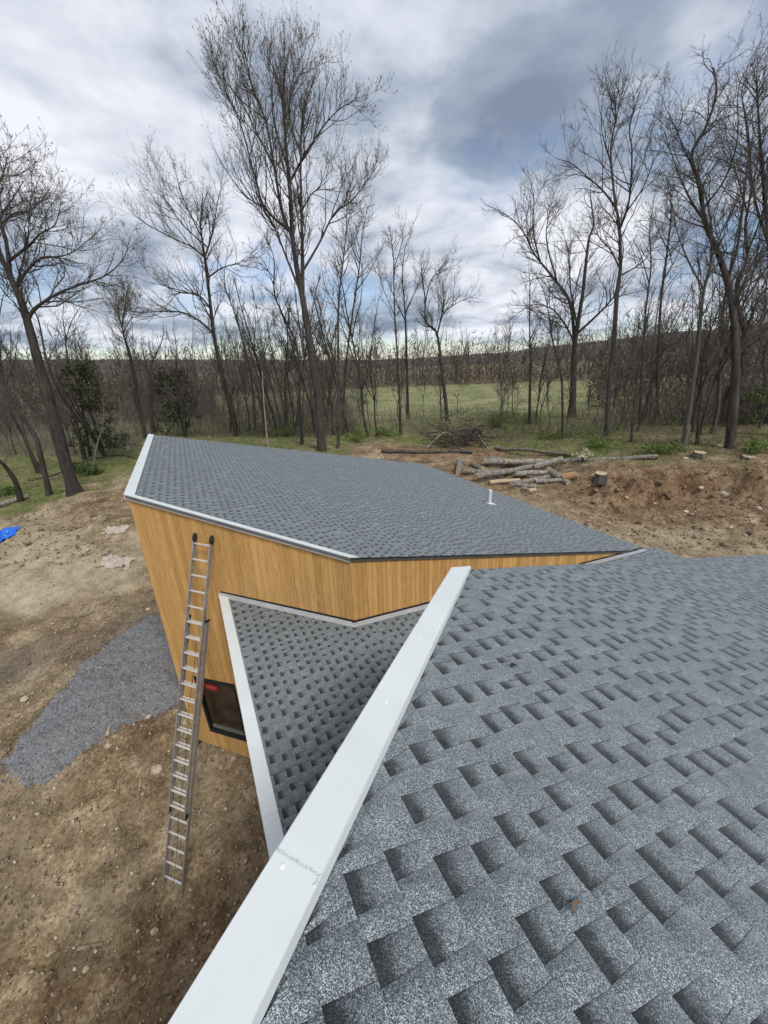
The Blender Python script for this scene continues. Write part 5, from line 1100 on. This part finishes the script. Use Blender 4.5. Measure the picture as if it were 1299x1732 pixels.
def stump(label, px_, py_, rad, hh, seed):
    r = np.random.default_rng(seed); B = hit(px_, py_); n = 14; mb = MB(); prof = [(-.15, 1.25), (.0, 1.15), (hh*.5, 1.0), (hh, .95)]; wob = 1+.1*r.normal(size=n)
    rings = [[B+np.array([math.cos(6.283*k/n)*rad*w_*wob[k], math.sin(6.283*k/n)*rad*w_*wob[k], z_+(.03*math.sin(6.283*k/n) if z_ == hh else 0)]) for k in range(n)] for z_, w_ in prof]
    for p, q in zip(rings[:-1], rings[1:]):
        for k in range(n): mb.face([p[k], p[(k+1) % n], q[(k+1) % n], q[k]])
    e = empty('tree_stump', tuple(float(c) for c in B), label, 'stump', 'stumps at the clearing edge'); link('bark', mb.data('bark', [M['bark_grey']], smooth=True), e)
    m2 = MB(); m2.prism(rings[-1], ZZ*.012); link('cut_top', m2.data('cut_top', [M['cut']]), e)
stump('sawn stump right of the log pile', 1015, 812, .34, .42, 1); stump('pale topped stump in front of the leaning grey trunk', 1183, 771, .32, .22, 2); stump('low pale stump between the stout tree and the bank', 1266, 774, .34, .08, 3); stump('small low stump beside the pale topped one', 1159, 777, .16, .08, 4); stump('low stump at the foot of the stout tree', 1217, 756, .25, .12, 5)
# tarp and scraps
def sheet(name, label, px_, py_, wx_, wy_, amp, mat, cat, seed, lift=.03, freq=2.2):
    B = hit(px_, py_); n = 34; u = np.linspace(-1, 1, n); A, Bb = np.meshgrid(u, u); edge = 1+.35*(fbm(A*1.6+seed, Bb*1.6, 3, seed)-.5)*2
    x = B[0]+A*wx_*edge+.15*wx_*(fbm(A*2+7, Bb*2, 3, seed+3)-.5); y = B[1]+Bb*wy_*edge
    z = terrain(x, y)+lift+amp*np.abs(fbm(A*freq+seed*1.3, Bb*freq+seed, 4, seed+9)-.5)*2*(1.15-np.maximum(abs(A), abs(Bb)))
    ix = np.arange(n*n).reshape(n, n); F = np.stack([ix[:-1, :-1], ix[:-1, 1:], ix[1:, 1:], ix[1:, :-1]], -1).reshape(-1, 4); V = np.stack([x.ravel(), y.ravel(), z.ravel()], 1)
    lowV = V-np.array([0, 0, .008]); F2 = F[:, ::-1]+n*n
    o = link(name, mesh_np(name, np.concatenate([V, lowV]), np.concatenate([F, F2]), [M[mat]], smooth=False), label=label, cat=cat); return o
sheet('blue_tarp', 'crumpled bright blue tarp lying on the dirt by the trees', -14, 912, .95, .85, .9, 'tarp', 'tarp', 5, freq=2.6)
sheet('pale_scrap', 'pale torn sheet scrap lying in the rutted dirt', 197, 951, .7, .38, .42, 'scrap', 'scrap', 8)
sheet('pale_scrap', 'smaller flat pale scrap near the trees', 196, 897, .6, .3, .2, 'scrap', 'scrap', 11)
def stick(label, a, b, dpx, mat): 
    A, B = hit(*a), hit(*b); rr = dpx*np.linalg.norm(A-CAM)/FPX/2; mb = MB(); mid = (A+B)/2+ZZ*.02; mb.tube([A+ZZ*rr, mid+ZZ*rr, B+ZZ*rr], [rr, rr*.9, rr*.7], 6); link('stick', mb.data('stick', [M[mat]]), label=label, cat='stick', group='sticks on the dirt')
stick('pale stick lying in the foreground dirt', (132, 1607), (175, 1598), 3.2, 'deadwood'); stick('wood splinter standing out at the gravel edge', (182, 1247), (186, 1232), 4, 'cut'); stick('thin pale stick on the dark track', (127, 1045), (150, 1041), 2, 'deadwood'); stick('thin straw of wood in the dirt left of the ladder', (236, 1338), (238, 1320), 2, 'cut'); stick('broken twig in the foreground by the ladder', (224, 1546), (234, 1527), 2, 'deadwood')

# ------------------------------------------------------------------ far woods and hills
def far_wood(n, az0, az1, d0, d1, h0, h1, seed, rad=.06, fuzz=26):
    r = np.random.default_rng(seed); az = np.radians(r.uniform(az0, az1, n)); dd = r.uniform(d0, d1, n); x, y = np.sin(az)*dd, np.cos(az)*dd; z = base_h(x, y)+CAMZ; hh = r.uniform(h0, h1, n)
    S = np.stack([x, y, z-.5], 1); P, R = spawn(r, S, unit(r.normal(size=(n, 3))*.06*np.array([1, 1, 0])+ZZ), hh, np.full(n, rad*2.6), 6, .05, .02); g = Geo(); g.add(*tubes(P, R, 4))
    P1, R1, L1 = children(r, P, R, 9, .3, (.35, .85), .34, hh, .05, 4, .14, .1, rad); g.add(*tubes(P1, R1, 3))
    P2, R2, L2 = children(r, P1, R1, 5, .25, (.4, .9), .42, L1, .03, 3, .16, .08, rad*.7); g.add(*ribbons(P2, R2)); g2 = Geo()
    P3, R3, _ = children(r, P2, R2, 3, .3, (.4, 1.), .5, L2, .02, 2, .1, .05, rad*.45); k = r.random(len(P3)) < .85; g.add(*ribbons(P3[k], R3[k])); g2.add(*ribbons(P3[~k], R3[~k]*2.2)); return g, g2
def low_mass(n, az0, az1, d0, d1, h0, h1, seed, size):
    r = np.random.default_rng(seed); az = np.radians(r.uniform(az0, az1, n)); dd = r.uniform(d0, d1, n); x, y = np.sin(az)*dd, np.cos(az)*dd; z = base_h(x, y)+CAMZ
    P = np.stack([x, y, z+r.uniform(0, 1, n)**1.3*(h0+(h1-h0)*np.clip(1.6*fbm(az*60, dd*.05, 3, seed)-.3, 0, 1))], 1); a = unit(r.normal(size=(n, 3))*np.array([.5, .5, 1])); b = unit(np.cross(a, r.normal(size=(n, 3)))); s = size*r.uniform(.5, 1.5, (n, 1))
    V = np.stack([P-a*s, P+b*s*.14, P+a*s, P-b*s*.14], 1).reshape(-1, 3); return V, np.arange(4*n).reshape(-1, 4)
ga, gb = far_wood(330, -55, 50, 136, 200, 8, 22, 801); gc, gd_ = far_wood(90, -58, -24, 85, 120, 9, 14, 802, .05)
ge, gf_ = far_wood(70, 28, 58, 66, 110, 9, 16, 803, .04)
far = Geo(); far.V = ga.V+gc.V+ge.V; off = 0; far.F = []
for q in (ga, gc, ge):
    far.F += [f+off for f in q.F]; off += q.n
far.n = off; far.add(*low_mass(38000, -58, 54, 134, 200, 4, 19, 811, .75)); far.add(*low_mass(9000, -60, -22, 82, 118, 3, 10, 812, .7)); far.add(*low_mass(8000, 27, 60, 60, 110, 2, 9, 813, .6))
link('far_woods', far.mesh('far_woods', M['woods']), label='bare brown woods beyond the field', cat='woods', kind='stuff')
fl = Geo(); off = 0
for q in (gb, gd_, gf_):
    fl.V += q.V; fl.F += [f+off for f in q.F]; off += q.n
fl.n = off
link('far_young_leaves', fl.mesh('far_young_leaves', M['woods_green']), label='yellowish young leaves in the far woods', cat='leaves', kind='stuff')
def ridge(name, az0, az1, dist, prof, depth, seed):
    n, m = 160, 14; az = np.radians(np.linspace(az0, az1, n)); t = np.linspace(0, 1, m); A, T = np.meshgrid(az, t); D = dist+T*depth
    x, y = np.sin(A)*D, np.cos(A)*D; top = np.interp(np.degrees(A), *prof); z = CAMZ-9+top*np.sin(np.clip(T*1.5, 0, 1)*np.pi/2)+(fbm(x*.05, y*.05, 5, seed, .7)-.5)*6*np.clip(T*2.5, 0, 1)
    ix = np.arange(n*m).reshape(m, n); F = np.stack([ix[:-1, :-1], ix[:-1, 1:], ix[1:, 1:], ix[1:, :-1]], -1).reshape(-1, 4)
    link(name, mesh_np(name, np.stack([x.ravel(), y.ravel(), z.ravel()], 1), F, [M['hill']], smooth=True), kind='structure')
ridge('hill', -75, 80, 420, ([-75, -45, -25, 0, 15, 25, 35, 50, 80], [22, 24, 20, 12, 16, 24, 31, 36, 38]), 260, 901)
